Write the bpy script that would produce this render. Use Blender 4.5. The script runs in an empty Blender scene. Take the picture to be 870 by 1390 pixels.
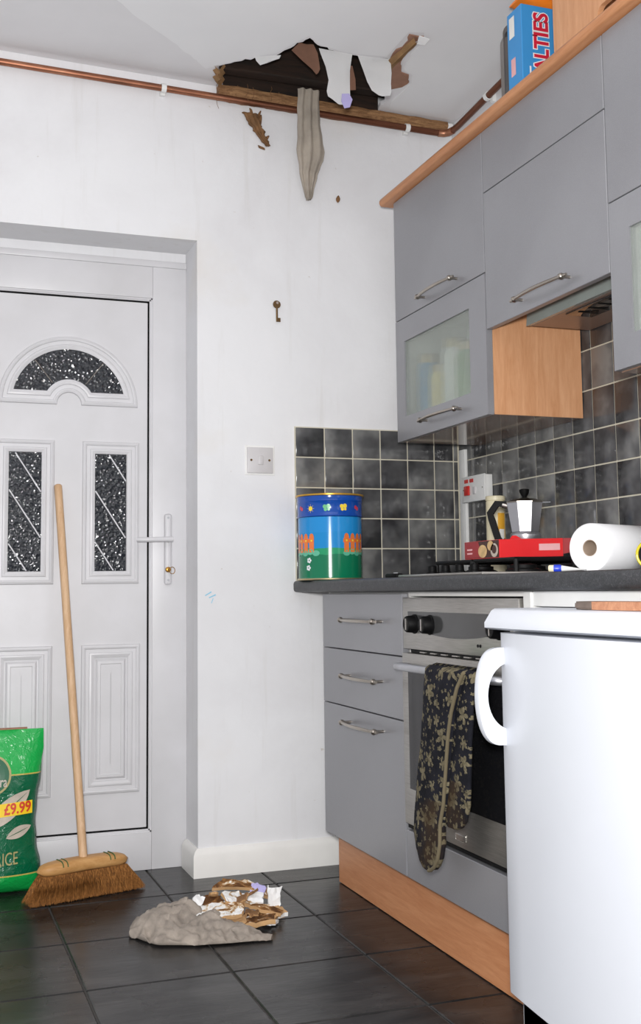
import bpy, bmesh, math, random
from mathutils import Vector, Matrix, noise
random.seed(7)
S = bpy.context.scene
C = S.collection
PI = math.pi

# ------------------------------------------------------------------ camera
CAM = Vector((-1.7725, -3.4864, 0.8748))
FW = Vector((0.33817606, 0.93597819, 0.09788658))
RT = Vector((0.94083405, -0.33864448, -0.01229697))
UP = Vector((-0.02163905, -0.09625357, 0.9951216))
cd = bpy.data.cameras.new('camera'); cam = bpy.data.objects.new('camera', cd); C.objects.link(cam)
cam.matrix_world = Matrix(((RT.x, UP.x, -FW.x, CAM.x), (RT.y, UP.y, -FW.y, CAM.y), (RT.z, UP.z, -FW.z, CAM.z), (0, 0, 0, 1)))
cd.sensor_fit = 'HORIZONTAL'; cd.sensor_width = 36.0
cd.lens = 1529.6 / 870 * 36.0
cd.shift_x = 0.0; cd.shift_y = -45.0 / 870
cd.clip_start = 0.05
S.camera = cam

# ------------------------------------------------------------------ light
w = bpy.data.worlds.new('world'); S.world = w; w.use_nodes = True
w.node_tree.nodes['Background'].inputs[0].default_value = (0.93, 0.95, 1.0, 1)
w.node_tree.nodes['Background'].inputs[1].default_value = 0.62
ld = bpy.data.lights.new('camera_flash', 'POINT'); ld.shadow_soft_size = 0.09; ld.energy = 280; ld.color = (1.0, 0.99, 0.975)
lo = bpy.data.objects.new('camera_flash', ld); C.objects.link(lo)
lo.location = (-1.80, -3.50, 1.02)
S.view_settings.view_transform = 'Standard'; S.view_settings.look = 'None'
S.view_settings.exposure = 0.0; S.view_settings.gamma = 1.0; S.view_settings.use_curve_mapping = False

# ------------------------------------------------------------------ materials
def lin(c):
    out = []
    for v in c[:3]:
        v = v / 255.0
        out.append(v / 12.92 if v <= 0.04045 else ((v + 0.055) / 1.055) ** 2.4)
    return (*out, 1.0)

class N:
    """tiny node-tree wrapper"""
    def __init__(s, name):
        s.m = bpy.data.materials.new(name); s.m.use_nodes = True
        s.t = s.m.node_tree; s.b = s.t.nodes['Principled BSDF']
    def n(s, typ, **kw):
        x = s.t.nodes.new(typ)
        for k, v in kw.items():
            if isinstance(k, str) and hasattr(x, k) and k not in ('inputs',): setattr(x, k, v)
        return x
    def l(s, a, b): s.t.links.new(a, b)
    def coord(s, kind='Object', scale=(1, 1, 1), loc=(0, 0, 0), rot=(0, 0, 0)):
        tc = s.n('ShaderNodeTexCoord'); mp = s.n('ShaderNodeMapping')
        mp.inputs['Scale'].default_value = scale; mp.inputs['Location'].default_value = loc; mp.inputs['Rotation'].default_value = rot
        s.l(tc.outputs[kind], mp.inputs[0]); return mp.outputs[0]
    def noise(s, vec, scale, detail=4, rough=0.55, dist=0):
        x = s.n('ShaderNodeTexNoise'); x.inputs['Scale'].default_value = scale; x.inputs['Detail'].default_value = detail
        x.inputs['Roughness'].default_value = rough; x.inputs['Distortion'].default_value = dist
        if vec is not None: s.l(vec, x.inputs['Vector'])
        return x.outputs[0]
    def ramp(s, fac, stops, interp='LINEAR'):
        x = s.n('ShaderNodeValToRGB'); e = x.color_ramp.elements; x.color_ramp.interpolation = interp
        while len(e) > 1: e.remove(e[0])
        e[0].position = stops[0][0]; e[0].color = stops[0][1]
        for p, c in stops[1:]:
            q = e.new(p); q.color = c
        s.l(fac, x.inputs[0]); return x.outputs[0]
    def math(s, op, a, b=None, c=None):
        x = s.n('ShaderNodeMath'); x.operation = op
        for i, v in enumerate((a, b, c)):
            if v is None: continue
            if isinstance(v, (int, float)): x.inputs[i].default_value = v
            else: s.l(v, x.inputs[i])
        return x.outputs[0]
    def mix(s, fac, a, b, mode='MIX'):
        x = s.n('ShaderNodeMix'); x.data_type = 'RGBA'; x.blend_type = mode
        for i, v in ((0, fac), (6, a), (7, b)):
            if isinstance(v, (int, float)): x.inputs[i].default_value = v
            elif isinstance(v, tuple): x.inputs[i].default_value = v
            else: s.l(v, x.inputs[i])
        return x.outputs[2]
    def bump(s, h, strength=0.3, dist=0.002):
        x = s.n('ShaderNodeBump'); x.inputs['Strength'].default_value = strength; x.inputs['Distance'].default_value = dist
        s.l(h, x.inputs['Height']); s.l(x.outputs[0], s.b.inputs['Normal'])
    def base(s, c):
        if isinstance(c, tuple): s.b.inputs['Base Color'].default_value = c
        else: s.l(c, s.b.inputs['Base Color'])
    def set(s, rough=0.5, metal=0.0, spec=0.5, coat=0.0):
        s.b.inputs['Roughness'].default_value = rough; s.b.inputs['Metallic'].default_value = metal
        s.b.inputs['Specular IOR Level'].default_value = spec; s.b.inputs['Coat Weight'].default_value = coat

M = {}
def simple(name, rgb, rough=0.5, metal=0.0, spec=0.5, var=0.06, scale=12, bump=0.0, bscale=200, coat=0.0, kind='Object'):
    x = N(name); c = lin(rgb); v = x.coord(kind)
    f = x.noise(v, scale, 5)
    lo_ = tuple(k * (1 - var) for k in c[:3]) + (1,); hi = tuple(min(1, k * (1 + var)) for k in c[:3]) + (1,)
    x.base(x.ramp(f, [(0.3, lo_), (0.7, hi)])); x.set(rough, metal, spec, coat)
    if bump: x.bump(x.noise(v, bscale, 3), bump, 0.001)
    M[name] = x.m; return x.m

def wall_mat():
    x = N('painted_plaster'); v = x.coord('Object')
    big = x.noise(v, 1.7, 6, 0.6, 0.4)
    base = x.ramp(big, [(0.3, lin((222, 221, 223))), (0.55, lin((231, 231, 233))), (0.75, lin((235, 235, 237)))])
    st = x.coord('Object', (9, 9, 0.7)); streak = x.noise(st, 2.2, 5, 0.6)
    sm = x.ramp(streak, [(0.58, (0, 0, 0, 1)), (0.75, (0.35, 0.35, 0.35, 1))])
    base = x.mix(sm, base, lin((206, 203, 199)))
    warm = x.ramp(x.noise(x.coord('Object', (1, 1, 1), (3.1, 0, 1.7)), 2.6, 4), [(0.62, (0, 0, 0, 1)), (0.78, (0.5, 0.5, 0.5, 1))])
    base = x.mix(warm, base, lin((224, 219, 212)))
    spk = x.ramp(x.noise(v, 38, 2), [(0.76, (0, 0, 0, 1)), (0.8, (0.6, 0.6, 0.6, 1))])
    base = x.mix(spk, base, lin((190, 182, 172)))
    x.base(base); x.set(0.62, 0, 0.3)
    h = x.math('ADD', x.noise(v, 55, 5), x.math('MULTIPLY', x.noise(v, 6, 4), 2.5)); x.bump(h, 0.25, 0.003)
    M['wall'] = x.m
wall_mat()

def ceil_mat(name, a, b):
    x = N(name); v = x.coord('Object'); f = x.noise(v, 2.3, 5)
    x.base(x.ramp(f, [(0.3, lin(a)), (0.7, lin(b))])); x.set(0.7, 0, 0.2); x.bump(x.noise(v, 20, 5), 0.15, 0.003); M[name] = x.m
ceil_mat('ceiling', (220, 219, 221), (230, 229, 231))
ceil_mat('ceiling_paper', (230, 230, 232), (237, 237, 238))

def upvc():
    x = N('upvc'); v = x.coord('Object'); f = x.noise(v, 5, 5)
    x.base(x.ramp(f, [(0.3, lin((205, 204, 206))), (0.7, lin((215, 214, 217)))])); x.set(0.38, 0, 0.45); M['upvc'] = x.m
upvc()

def wall_tile():
    x = N('slate_grey_glazed_tile'); oi = x.n('ShaderNodeObjectInfo')
    tc = x.n('ShaderNodeTexCoord'); ad = x.n('ShaderNodeVectorMath'); ad.operation = 'ADD'
    sc = x.n('ShaderNodeVectorMath'); sc.operation = 'SCALE'; x.l(oi.outputs['Random'], sc.inputs['Scale']); sc.inputs[0].default_value = (37, 11, 23)
    x.l(tc.outputs['Object'], ad.inputs[0]); x.l(sc.outputs[0], ad.inputs[1])
    f = x.noise(ad.outputs[0], 9, 3, 0.5)
    f2 = x.math('ADD', f, x.math('MULTIPLY', x.math('SUBTRACT', oi.outputs['Random'], 0.5), 0.28))
    x.base(x.ramp(f2, [(0.3, lin((50, 50, 52))), (0.5, lin((84, 84, 85))), (0.72, lin((126, 126, 124)))]))
    x.set(0.16, 0, 0.5); x.bump(x.noise(ad.outputs[0], 22, 3), 0.5, 0.0012); M['wall_tile'] = x.m
wall_tile()

def floor_tile():
    x = N('dark_slate_floor_tile'); oi = x.n('ShaderNodeObjectInfo')
    tc = x.n('ShaderNodeTexCoord'); ad = x.n('ShaderNodeVectorMath'); ad.operation = 'ADD'
    sc = x.n('ShaderNodeVectorMath'); sc.operation = 'SCALE'; x.l(oi.outputs['Random'], sc.inputs['Scale']); sc.inputs[0].default_value = (17, 31, 5)
    x.l(tc.outputs['Object'], ad.inputs[0]); x.l(sc.outputs[0], ad.inputs[1])
    mp = x.n('ShaderNodeMapping'); mp.inputs['Scale'].default_value = (1, 3, 1); x.l(ad.outputs[0], mp.inputs[0])
    f = x.noise(mp.outputs[0], 5, 6, 0.6, 0.5)
    x.base(x.ramp(f, [(0.3, lin((20, 19, 19))), (0.5, lin((36, 35, 35))), (0.7, lin((56, 54, 53)))]))
    r = x.n('ShaderNodeMapRange'); r.inputs[3].default_value = 0.1; r.inputs[4].default_value = 0.42
    x.l(x.noise(ad.outputs[0], 4, 4), r.inputs[0]); x.set(0.25, 0, 0.24); x.l(r.outputs[0], x.b.inputs['Roughness'])
    x.bump(x.noise(mp.outputs[0], 14, 6), 0.35, 0.002); M['floor_tile'] = x.m
floor_tile()

def wood(name, dark, light, scale=(1, 1, 1), rough=0.42, sc=7):
    x = N(name); v = x.coord('Object', scale); f = x.noise(v, sc, 6, 0.6, 1.2); g = x.noise(v, sc * 9, 2, 0.5)
    h = x.math('ADD', x.math('MULTIPLY', f, 0.75), x.math('MULTIPLY', g, 0.25))
    x.base(x.ramp(h, [(0.32, lin(dark)), (0.66, lin(light))])); x.set(rough, 0, 0.4); x.bump(h, 0.08, 0.001); M[name] = x.m
wood('beech_vertical', (196, 140, 98), (216, 164, 124), (6, 6, 0.6))
wood('beech_along', (178, 118, 78), (203, 145, 102), (5, 0.5, 6), 0.4)
wood('plinth_beech', (186, 122, 80), (208, 148, 106), (5, 0.5, 7), 0.45)
wood('broom_wood', (194, 154, 114), (218, 184, 148), (6, 6, 0.5), 0.5)
wood('broom_block_wood', (178, 128, 72), (206, 160, 104), (0.6, 6, 6), 0.5)
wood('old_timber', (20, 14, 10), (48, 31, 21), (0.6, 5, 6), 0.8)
wood('torn_batten', (92, 58, 34), (172, 132, 92), (1.5, 8, 12), 0.85, 9)
wood('board_wood', (164, 108, 78), (204, 150, 116), (2, 8, 8), 0.5)

def cab():
    x = N('grey_laminate'); v = x.coord('Object'); f = x.noise(v, 3, 5)
    fl = x.noise(v, 900, 1)
    b = x.ramp(f, [(0.3, lin((139, 139, 143))), (0.7, lin((150, 150, 154)))])
    b = x.mix(x.ramp(fl, [(0.45, (0, 0, 0, 1)), (0.7, (0.3, 0.3, 0.3, 1))]), b, lin((172, 172, 178)))
    x.base(b); x.set(0.3, 0.25, 0.5)
    r = x.n('ShaderNodeMapRange'); r.inputs[3].default_value = 0.24; r.inputs[4].default_value = 0.42
    x.l(x.noise(v, 6, 4), r.inputs[0]); x.l(r.outputs[0], x.b.inputs['Roughness']); M['cab'] = x.m
cab()
def worktop_mat():
    x = N('charcoal_worktop'); v = x.coord('Object'); f = x.noise(v, 320, 2, 0.7); g = x.noise(v, 60, 3)
    h = x.math('ADD', x.math('MULTIPLY', f, 0.7), x.math('MULTIPLY', g, 0.3))
    x.base(x.ramp(h, [(0.35, lin((36, 37, 39))), (0.55, lin((56, 57, 60))), (0.7, lin((88, 89, 92)))])); x.set(0.42, 0, 0.4); M['worktop'] = x.m
worktop_mat()
def copper():
    x = N('copper_pipe'); v = x.coord('Object', (1.2, 1.2, 6)); f = x.noise(v, 5, 5, 0.6)
    tc = x.n('ShaderNodeTexCoord'); sp = x.n('ShaderNodeSeparateXYZ'); x.l(tc.outputs['Object'], sp.inputs[0])
    tar = x.ramp(x.math('ADD', sp.outputs[0], x.math('MULTIPLY', f, 0.2)), [(0.78, (0, 0, 0, 1)), (1.0, (0.8, 0.8, 0.8, 1))])
    x.base(x.mix(tar, x.ramp(f, [(0.3, lin((112, 74, 56))), (0.5, lin((164, 108, 82))), (0.7, lin((192, 142, 114)))]), lin((104, 62, 44)))); x.set(0.42, 0.7, 0.5); M['copper'] = x.m
copper()
def steel():
    x = N('brushed_steel'); v = x.coord('Object', (1, 1.2, 60)); f = x.noise(v, 14, 3)
    x.base(x.ramp(f, [(0.3, lin((158, 154, 149))), (0.7, lin((186, 183, 178)))])); x.set(0.34, 0.85, 0.5); x.bump(f, 0.05, 0.0005); M['steel'] = x.m
steel()
simple('chrome', (206, 202, 196), 0.22, 1.0)
simple('handle_nickel', (176, 168, 158), 0.28, 1.0)
simple('aluminium', (196, 197, 202), 0.36, 0.9)
simple('carcass_white', (226, 225, 222), 0.5)
simple('grout', (206, 200, 182), 0.8, bump=0.2)
simple('floor_grout', (58, 55, 53), 0.85)
simple('black_plastic', (9, 9, 10), 0.55, spec=0.15)
simple('black_iron', (13, 13, 14), 0.6, spec=0.2, bump=0.3)
simple('dark_gap', (10, 10, 11), 0.8, spec=0.1)
simple('fridge_white', (216, 219, 226), 0.3, 0, 0.5, 0.015, 4)
simple('fridge_grey', (178, 180, 184), 0.5)
simple('white_plastic', (232, 232, 230), 0.35, var=0.03)
simple('switch_plastic', (206, 203, 204), 0.4, var=0.03)
simple('red_plastic', (196, 40, 34), 0.3)
simple('brass', (178, 132, 66), 0.35, 0.9)
simple('old_brass', (112, 88, 60), 0.5, 0.8)
simple('baseboard_paint', (236, 234, 230), 0.45, var=0.05, scale=7)
simple('oven_glass', (24, 24, 26), 0.07, 0, 0.6)
simple('panel_glass', (66, 66, 66), 0.12, 0, 0.6)
simple('hood_glass', (160, 168, 164), 0.12, 0, 0.6)
simple('hood_bottom', (150, 128, 116), 0.3, 0.3)
simple('underside_gloss', (142, 112, 92), 0.09, 0.0, 0.9)
simple('tissue', (240, 240, 242), 0.85, bump=0.5, bscale=350, var=0.02)
simple('tissue_end', (228, 226, 222), 0.9, var=0.03)
simple('cardboard_tube', (176, 156, 138), 0.85)
simple('cardboard', (186, 148, 104), 0.85, var=0.2, scale=22, bump=0.4, bscale=60)
simple('brown_paper', (150, 112, 92), 0.85, var=0.14, scale=20, bump=0.3, bscale=60)
simple('wet_brown', (118, 84, 52), 0.8, var=0.35, scale=30, bump=0.5, bscale=80)
simple('plaster_white', (236, 235, 233), 0.8, var=0.04, bump=0.3, bscale=90)
def stained(name, seed, thr):
    x = N(name); v = x.coord('Object', (1, 1, 1), (seed, seed * .7, 0)); f = x.noise(v, 26, 5, 0.65, 0.6)
    x.base(x.ramp(f, [(thr - .05, lin((238, 237, 235))), (thr, lin((204, 178, 142))), (thr + .04, lin((150, 106, 62))), (thr + .14, lin((92, 60, 34)))])); x.set(0.85, 0, 0.2); x.bump(x.noise(v, 120, 4), 0.6, 0.002); M[name] = x.m
stained('stained_plaster', 1.3, 0.56); stained('soggy_card', 4.1, 0.42)
simple('torn_white', (240, 240, 240), 0.75, var=0.02)
simple('lavender', (176, 168, 214), 0.8)
simple('rag_cloth', (146, 136, 126), 0.95, var=0.26, scale=34, bump=0.9, bscale=240)
simple('hanging_cloth', (164, 154, 142), 0.95, var=0.2, scale=14, bump=0.7, bscale=260)
simple('red_card', (222, 42, 46), 0.32, var=0.04)
simple('shaded_red_card', (150, 30, 34), 0.4)  # carton red darkened: shade on the side and flap put into the colour
simple('pink_label', (232, 176, 178), 0.5)
simple('biscuit', (206, 172, 122), 0.7, var=0.2, scale=60)
simple('chocolate', (70, 42, 34), 0.5)
simple('cream_plastic', (226, 216, 184), 0.4)
simple('amber_label', (226, 168, 52), 0.4)
simple('label_white', (236, 234, 228), 0.5)
simple('blue_plastic', (36, 62, 186), 0.35)
simple('blue_card', (62, 148, 212), 0.38, var=0.03)
simple('orange_wrap', (238, 128, 34), 0.35, var=0.08)
simple('letter_red', (206, 36, 62), 0.4)
simple('letter_white', (240, 240, 240), 0.4)
simple('tray_metal', (152, 147, 143), 0.45, 0.5)
simple('yellow_plastic', (196, 180, 40), 0.35)
simple('green_plastic', (56, 120, 62), 0.4)
simple('piping_cord', (106, 96, 74), 0.9, bump=0.6, bscale=150)
def bristle_mat():
    x = N('bristle'); f = x.noise(x.coord('Object', (260, 260, 9)), 1.0, 3, 0.6)
    x.base(x.ramp(f, [(0.3, lin((74, 44, 16))), (0.5, lin((128, 82, 36))), (0.7, lin((172, 118, 62)))])); x.set(0.7, 0, 0.3); M['bristle'] = x.m
bristle_mat()
simple('green_stripe', (70, 96, 52), 0.6)
simple('gold_trim', (214, 164, 60), 0.3, 0.6)
simple('tin_metal', (196, 178, 140), 0.3, 0.9)
simple('print_orange', (232, 122, 58), 0.18)
simple('print_yellow', (246, 216, 60), 0.18)
simple('print_green', (116, 198, 140), 0.18)
simple('print_red', (204, 58, 84), 0.18)
simple('print_white', (232, 238, 240), 0.18)
simple('print_bush', (96, 182, 150), 0.18)
simple('tin_blue', (20, 76, 168), 0.14, 0, 0.5, 0.04)
simple('price_yellow', (244, 206, 32), 0.35)
simple('price_red', (206, 60, 34), 0.4)
simple('leaf_print', (190, 178, 164), 0.35, var=0.12, scale=40)
simple('bag_gold', (168, 158, 104), 0.35)
simple('bag_logo_green', (16, 92, 58), 0.3)
simple('lead_glint', (232, 232, 236), 0.35, 0.2)  # near-white stands in for the flash glint along the pane strips
simple('gasket', (196, 196, 198), 0.6)
simple('jar_cream', (222, 204, 130), 0.4)
simple('jar_green', (90, 140, 80), 0.4)
simple('jar_blue', (70, 140, 190), 0.4)
simple('jar_white', (236, 236, 232), 0.4)
simple('crayon', (140, 200, 226), 0.8)

def pane_mat():
    x = N('hammered_glass'); v = x.coord('Object')
    vo = x.n('ShaderNodeTexVoronoi'); vo.feature = 'SMOOTH_F1'; vo.inputs['Scale'].default_value = 84; x.l(v, vo.inputs['Vector'])
    try: vo.inputs['Smoothness'].default_value = 0.35
    except Exception: pass
    x.base(lin((34, 37, 43))); x.set(0.10, 0, 0.55)
    h = x.math('ADD', vo.outputs['Distance'], x.math('MULTIPLY', x.noise(v, 40, 3), 0.6)); x.bump(h, 1.0, 0.0036); M['pane'] = x.m
pane_mat()

def frosted(name, tint):
    x = N(name); t = x.t; out = t.nodes['Material Output']; t.nodes.remove(x.b)
    tr = x.n('ShaderNodeBsdfTransparent'); rf = x.n('ShaderNodeBsdfRefraction'); df = x.n('ShaderNodeBsdfDiffuse'); gl = x.n('ShaderNodeBsdfGlossy')
    tr.inputs[0].default_value = (0.97, 1, 0.98, 1); rf.inputs[0].default_value = (0.97, 1, 0.98, 1); rf.inputs['Roughness'].default_value = 0.26; rf.inputs['IOR'].default_value = 1.12
    v = x.coord('Object'); df_c = x.ramp(x.noise(v, 9, 3), [(0.3, lin(tint)), (0.7, tuple(min(1, k * 1.12) for k in lin(tint)))]); x.l(df_c, df.inputs[0])
    gl.inputs['Roughness'].default_value = 0.3
    m1 = x.n('ShaderNodeMixShader'); m1.inputs[0].default_value = 0.5; x.l(tr.outputs[0], m1.inputs[1]); x.l(rf.outputs[0], m1.inputs[2])
    m2 = x.n('ShaderNodeMixShader'); m2.inputs[0].default_value = 0.24; x.l(m1.outputs[0], m2.inputs[1]); x.l(df.outputs[0], m2.inputs[2])
    m3 = x.n('ShaderNodeMixShader'); m3.inputs[0].default_value = 0.05; x.l(m2.outputs[0], m3.inputs[1]); x.l(gl.outputs[0], m3.inputs[2])
    x.l(m3.outputs[0], out.inputs[0]); M[name] = x.m
frosted('frosted_glass', (206, 210, 204))

def fabric_floral():
    x = N('floral_fabric'); tc = x.n('ShaderNodeTexCoord')
    base = x.ramp(x.noise(tc.outputs['Object'], 18, 4), [(0.3, lin((16, 17, 23))), (0.7, lin((32, 32, 40)))])
    sep = x.n('ShaderNodeSeparateXYZ'); x.l(tc.outputs['Object'], sep.inputs[0])
    cmb = x.n('ShaderNodeCombineXYZ'); x.l(sep.outputs[1], cmb.inputs[0]); x.l(sep.outputs[2], cmb.inputs[1])
    warp = x.noise(cmb.outputs[0], 30, 2)
    def flowers(scale, rad, petals, off):
        vo = x.n('ShaderNodeTexVoronoi'); vo.voronoi_dimensions = '2D'; vo.inputs['Scale'].default_value = scale; vo.inputs['Randomness'].default_value = 0.75
        mp = x.n('ShaderNodeMapping'); mp.inputs['Location'].default_value = off; x.l(cmb.outputs[0], mp.inputs[0]); x.l(mp.outputs[0], vo.inputs['Vector'])
        d = x.n('ShaderNodeVectorMath'); d.operation = 'SUBTRACT'; x.l(mp.outputs[0], d.inputs[0]); x.l(vo.outputs['Position'], d.inputs[1])
        s2 = x.n('ShaderNodeSeparateXYZ'); x.l(d.outputs[0], s2.inputs[0])
        ang = x.math('ARCTAN2', s2.outputs[1], s2.outputs[0]); ln = x.n('ShaderNodeVectorMath'); ln.operation = 'LENGTH'; x.l(d.outputs[0], ln.inputs[0])
        col = x.n('ShaderNodeSeparateColor'); x.l(vo.outputs['Color'], col.inputs[0])
        ph = x.math('ADD', ang, x.math('MULTIPLY', col.outputs[0], 6.28))
        pet = x.math('ABSOLUTE', x.math('COSINE', x.math('MULTIPLY', ph, petals / 2)))
        r = x.math('MULTIPLY', x.math('ADD', x.math('MULTIPLY', pet, 0.75), 0.25), rad)
        r = x.math('MULTIPLY', r, x.math('ADD', 0.55, col.outputs[1]))
        lnw = x.math('ADD', ln.outputs[1], x.math('MULTIPLY', x.math('SUBTRACT', warp, 0.5), 0.012))
        return x.math('LESS_THAN', lnw, r)
    m = x.math('MAXIMUM', flowers(21, 0.0145, 5, (0, 0, 0)), flowers(52, 0.0042, 4, (0.31, 0.17, 0)))
    fl = x.ramp(x.noise(tc.outputs['Object'], 90, 3), [(0.3, lin((74, 68, 53))), (0.7, lin((132, 123, 99)))])
    c = x.mix(m, base, fl)
    wear = x.ramp(x.noise(tc.outputs['Object'], 11, 4), [(0.45, (0, 0, 0, 1)), (0.7, (0.75, 0.75, 0.75, 1))])
    low = x.ramp(sep.outputs[2], [(0.0, (1, 1, 1, 1)), (0.02, (0, 0, 0, 1))])
    scorch = x.math('MULTIPLY', wear, x.math('LESS_THAN', sep.outputs[2], -0.07))
    c = x.mix(scorch, c, lin((66, 50, 32)))
    x.base(c); x.set(0.9, 0, 0.2); x.bump(x.noise(tc.outputs['Object'], 160, 3), 0.6, 0.002); M['floral'] = x.m
fabric_floral()

def zbands(name, stops, rough=0.3, bump=0, wav=0.0, wscale=8):
    """flat print laid out by height on the object (object z), constant bands"""
    x = N(name); tc = x.n('ShaderNodeTexCoord'); sep = x.n('ShaderNodeSeparateXYZ'); x.l(tc.outputs['Object'], sep.inputs[0])
    z = sep.outputs[2]
    if wav: z = x.math('ADD', z, x.math('MULTIPLY', x.math('SUBTRACT', x.noise(tc.outputs['Object'], wscale, 2), 0.5), wav))
    z = x.math('ADD', z, 0.5)
    x.base(x.ramp(z, stops, 'CONSTANT')); x.set(rough, 0, 0.5)
    if bump: x.bump(x.noise(tc.outputs['Object'], 26, 4, 0.6, 1.0), bump, 0.006)
    M[name] = x.m

# ------------------------------------------------------------------ mesh helpers
WLOC = {}
def bm_new(): return bmesh.new()
def obj(name, bm, mat, parent=None, smooth=False, angle=None, origin=None):
    me = bpy.data.meshes.new(name)
    bmesh.ops.recalc_face_normals(bm, faces=bm.faces)
    co = [v.co for v in bm.verts]
    if origin is None:
        lo_ = Vector((min(c.x for c in co), min(c.y for c in co), min(c.z for c in co))); hi = Vector((max(c.x for c in co), max(c.y for c in co), max(c.z for c in co)))
        origin = (lo_ + hi) / 2
    origin = Vector(origin)
    for v in bm.verts: v.co -= origin
    bm.to_mesh(me); bm.free()
    mats = mat if isinstance(mat, (list, tuple)) else [mat]
    for m in mats: me.materials.append(M[m] if isinstance(m, str) else m)
    if smooth:
        for p in me.polygons: p.use_smooth = True
        me.set_sharp_from_angle(angle=math.radians(angle or 40))
    o = bpy.data.objects.new(name, me); C.objects.link(o)
    WLOC[o] = origin
    if parent is not None:
        o.parent = parent; o.location = origin - WLOC[parent]
    else: o.location = origin
    return o
def thing(name, loc, label=None, cat=None, group=None, kind=None):
    o = bpy.data.objects.new(name, None); C.objects.link(o); o.location = loc; o.empty_display_size = 0.05; WLOC[o] = Vector(loc)
    tag(o, label, cat, group, kind); return o
def tag(o, label=None, cat=None, group=None, kind=None):
    if label: o['label'] = label
    if cat: o['category'] = cat
    if group: o['group'] = group
    if kind: o['kind'] = kind
    return o
def box(bm, x0, x1, y0, y1, z0, z1, bev=0, seg=2, mi=0):
    ret = bmesh.ops.create_cube(bm, size=1.0)
    vs = ret['verts']
    for v in vs:
        v.co = Vector(((x0 + x1) / 2 + v.co.x * (x1 - x0), (y0 + y1) / 2 + v.co.y * (y1 - y0), (z0 + z1) / 2 + v.co.z * (z1 - z0)))
    fs = set(f for v in vs for f in v.link_faces)
    for f in fs: f.material_index = mi
    if bev:
        es = list(set(e for v in vs for e in v.link_edges))
        bmesh.ops.bevel(bm, geom=es, offset=bev, segments=seg, profile=0.5, affect='EDGES')
    return vs
def B(name, x0, x1, y0, y1, z0, z1, mat, parent=None, bev=0, seg=2):
    bm = bm_new(); box(bm, x0, x1, y0, y1, z0, z1, bev, seg); return obj(name, bm, mat, parent, bool(bev), 35)
def Bs(name, lst, mat, parent=None, bev=0):
    bm = bm_new()
    for b in lst: box(bm, *b, bev)
    return obj(name, bm, mat, parent, bool(bev), 35)
def loft(bm, rings, cap=True, closed=True, mi=0):
    R = [[bm.verts.new(p) for p in r] for r in rings]
    n = len(R[0])
    for a, b in zip(R[:-1], R[1:]):
        for i in range(n if closed else n - 1):
            j = (i + 1) % n
            f = bm.faces.new((a[i], a[j], b[j], b[i])); f.material_index = mi
    if cap and closed:
        bm.faces.new(list(reversed(R[0]))).material_index = mi; bm.faces.new(R[-1]).material_index = mi
    return R
def tube(bm, pts, rad, seg=10, mi=0, cap=True):
    pts = [Vector(p) for p in pts]; rings = []
    prev = None
    for i, p in enumerate(pts):
        t = (pts[min(i + 1, len(pts) - 1)] - pts[max(i - 1, 0)]).normalized()
        if prev is None:
            a = Vector((0, 0, 1)) if abs(t.z) < 0.9 else Vector((1, 0, 0))
            u = t.cross(a).normalized()
        else: u = (prev - t * prev.dot(t)).normalized()
        prev = u; v = t.cross(u)
        r = rad(i / max(1, len(pts) - 1)) if callable(rad) else rad
        rings.append([p + u * r * math.cos(2 * PI * k / seg) + v * r * math.sin(2 * PI * k / seg) for k in range(seg)])
    loft(bm, rings, cap, True, mi)
def lathe(bm, prof, c, axis=Vector((0, 0, 1)), seg=32, mi=0):
    """prof: list of (r, h) along axis from point c"""
    axis = Vector(axis).normalized(); a = Vector((1, 0, 0)) if abs(axis.x) < 0.9 else Vector((0, 1, 0))
    u = axis.cross(a).normalized(); v = axis.cross(u); c = Vector(c)
    rings = [[c + axis * h + (u * math.cos(2 * PI * k / seg) + v * math.sin(2 * PI * k / seg)) * max(r, 1e-5) for k in range(seg)] for r, h in prof]
    loft(bm, rings, True, True, mi)
def prism(bm, poly, d, mi=0):
    """poly: 3-D points in order, extruded by vector d"""
    d = Vector(d); a = [bm.verts.new(p) for p in poly]; b = [bm.verts.new(Vector(p) + d) for p in poly]
    n = len(a); fs = [bm.faces.new(a), bm.faces.new(list(reversed(b)))]
    for i in range(n): fs.append(bm.faces.new((a[i], b[i], b[(i + 1) % n], a[(i + 1) % n])))
    for f in fs: f.material_index = mi
def text_geo(s, size, bold=0.0):
    cu = bpy.data.curves.new('t', 'FONT'); cu.body = s; cu.size = size; cu.offset = bold; cu.align_x = 'CENTER'; cu.align_y = 'CENTER'; cu.resolution_u = 4
    o = bpy.data.objects.new('t', cu); C.objects.link(o)
    dg = bpy.context.evaluated_depsgraph_get(); me = bpy.data.meshes.new_from_object(o.evaluated_get(dg))
    vs = [v.co.copy() for v in me.vertices]; fs = [tuple(p.vertices) for p in me.polygons]
    bpy.data.objects.remove(o); bpy.data.curves.remove(cu); bpy.data.meshes.remove(me)
    return vs, fs
def decal(name, geo, fn, mat, parent):
    """flat print: 2-D verts mapped onto a surface by fn(u, v) -> point"""
    vs, fs = geo; me = bpy.data.meshes.new(name)
    pts = [Vector(fn(v[0], v[1])) for v in vs]
    o0 = sum(pts, Vector()) / len(pts)
    me.from_pydata([p - o0 for p in pts], [], fs); me.materials.append(M[mat])
    o = bpy.data.objects.new(name, me); C.objects.link(o); o.parent = parent; o.location = o0 - WLOC[parent]; WLOC[o] = o0
    return o
def poly2(pts):
    return [(p[0], p[1]) for p in pts], [tuple(range(len(pts)))]
def disc2(cx, cy, r, n=20, ry=None):
    return poly2([(cx + r * math.cos(2 * PI * k / n), cy + (ry or r) * math.sin(2 * PI * k / n)) for k in range(n)])
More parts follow.
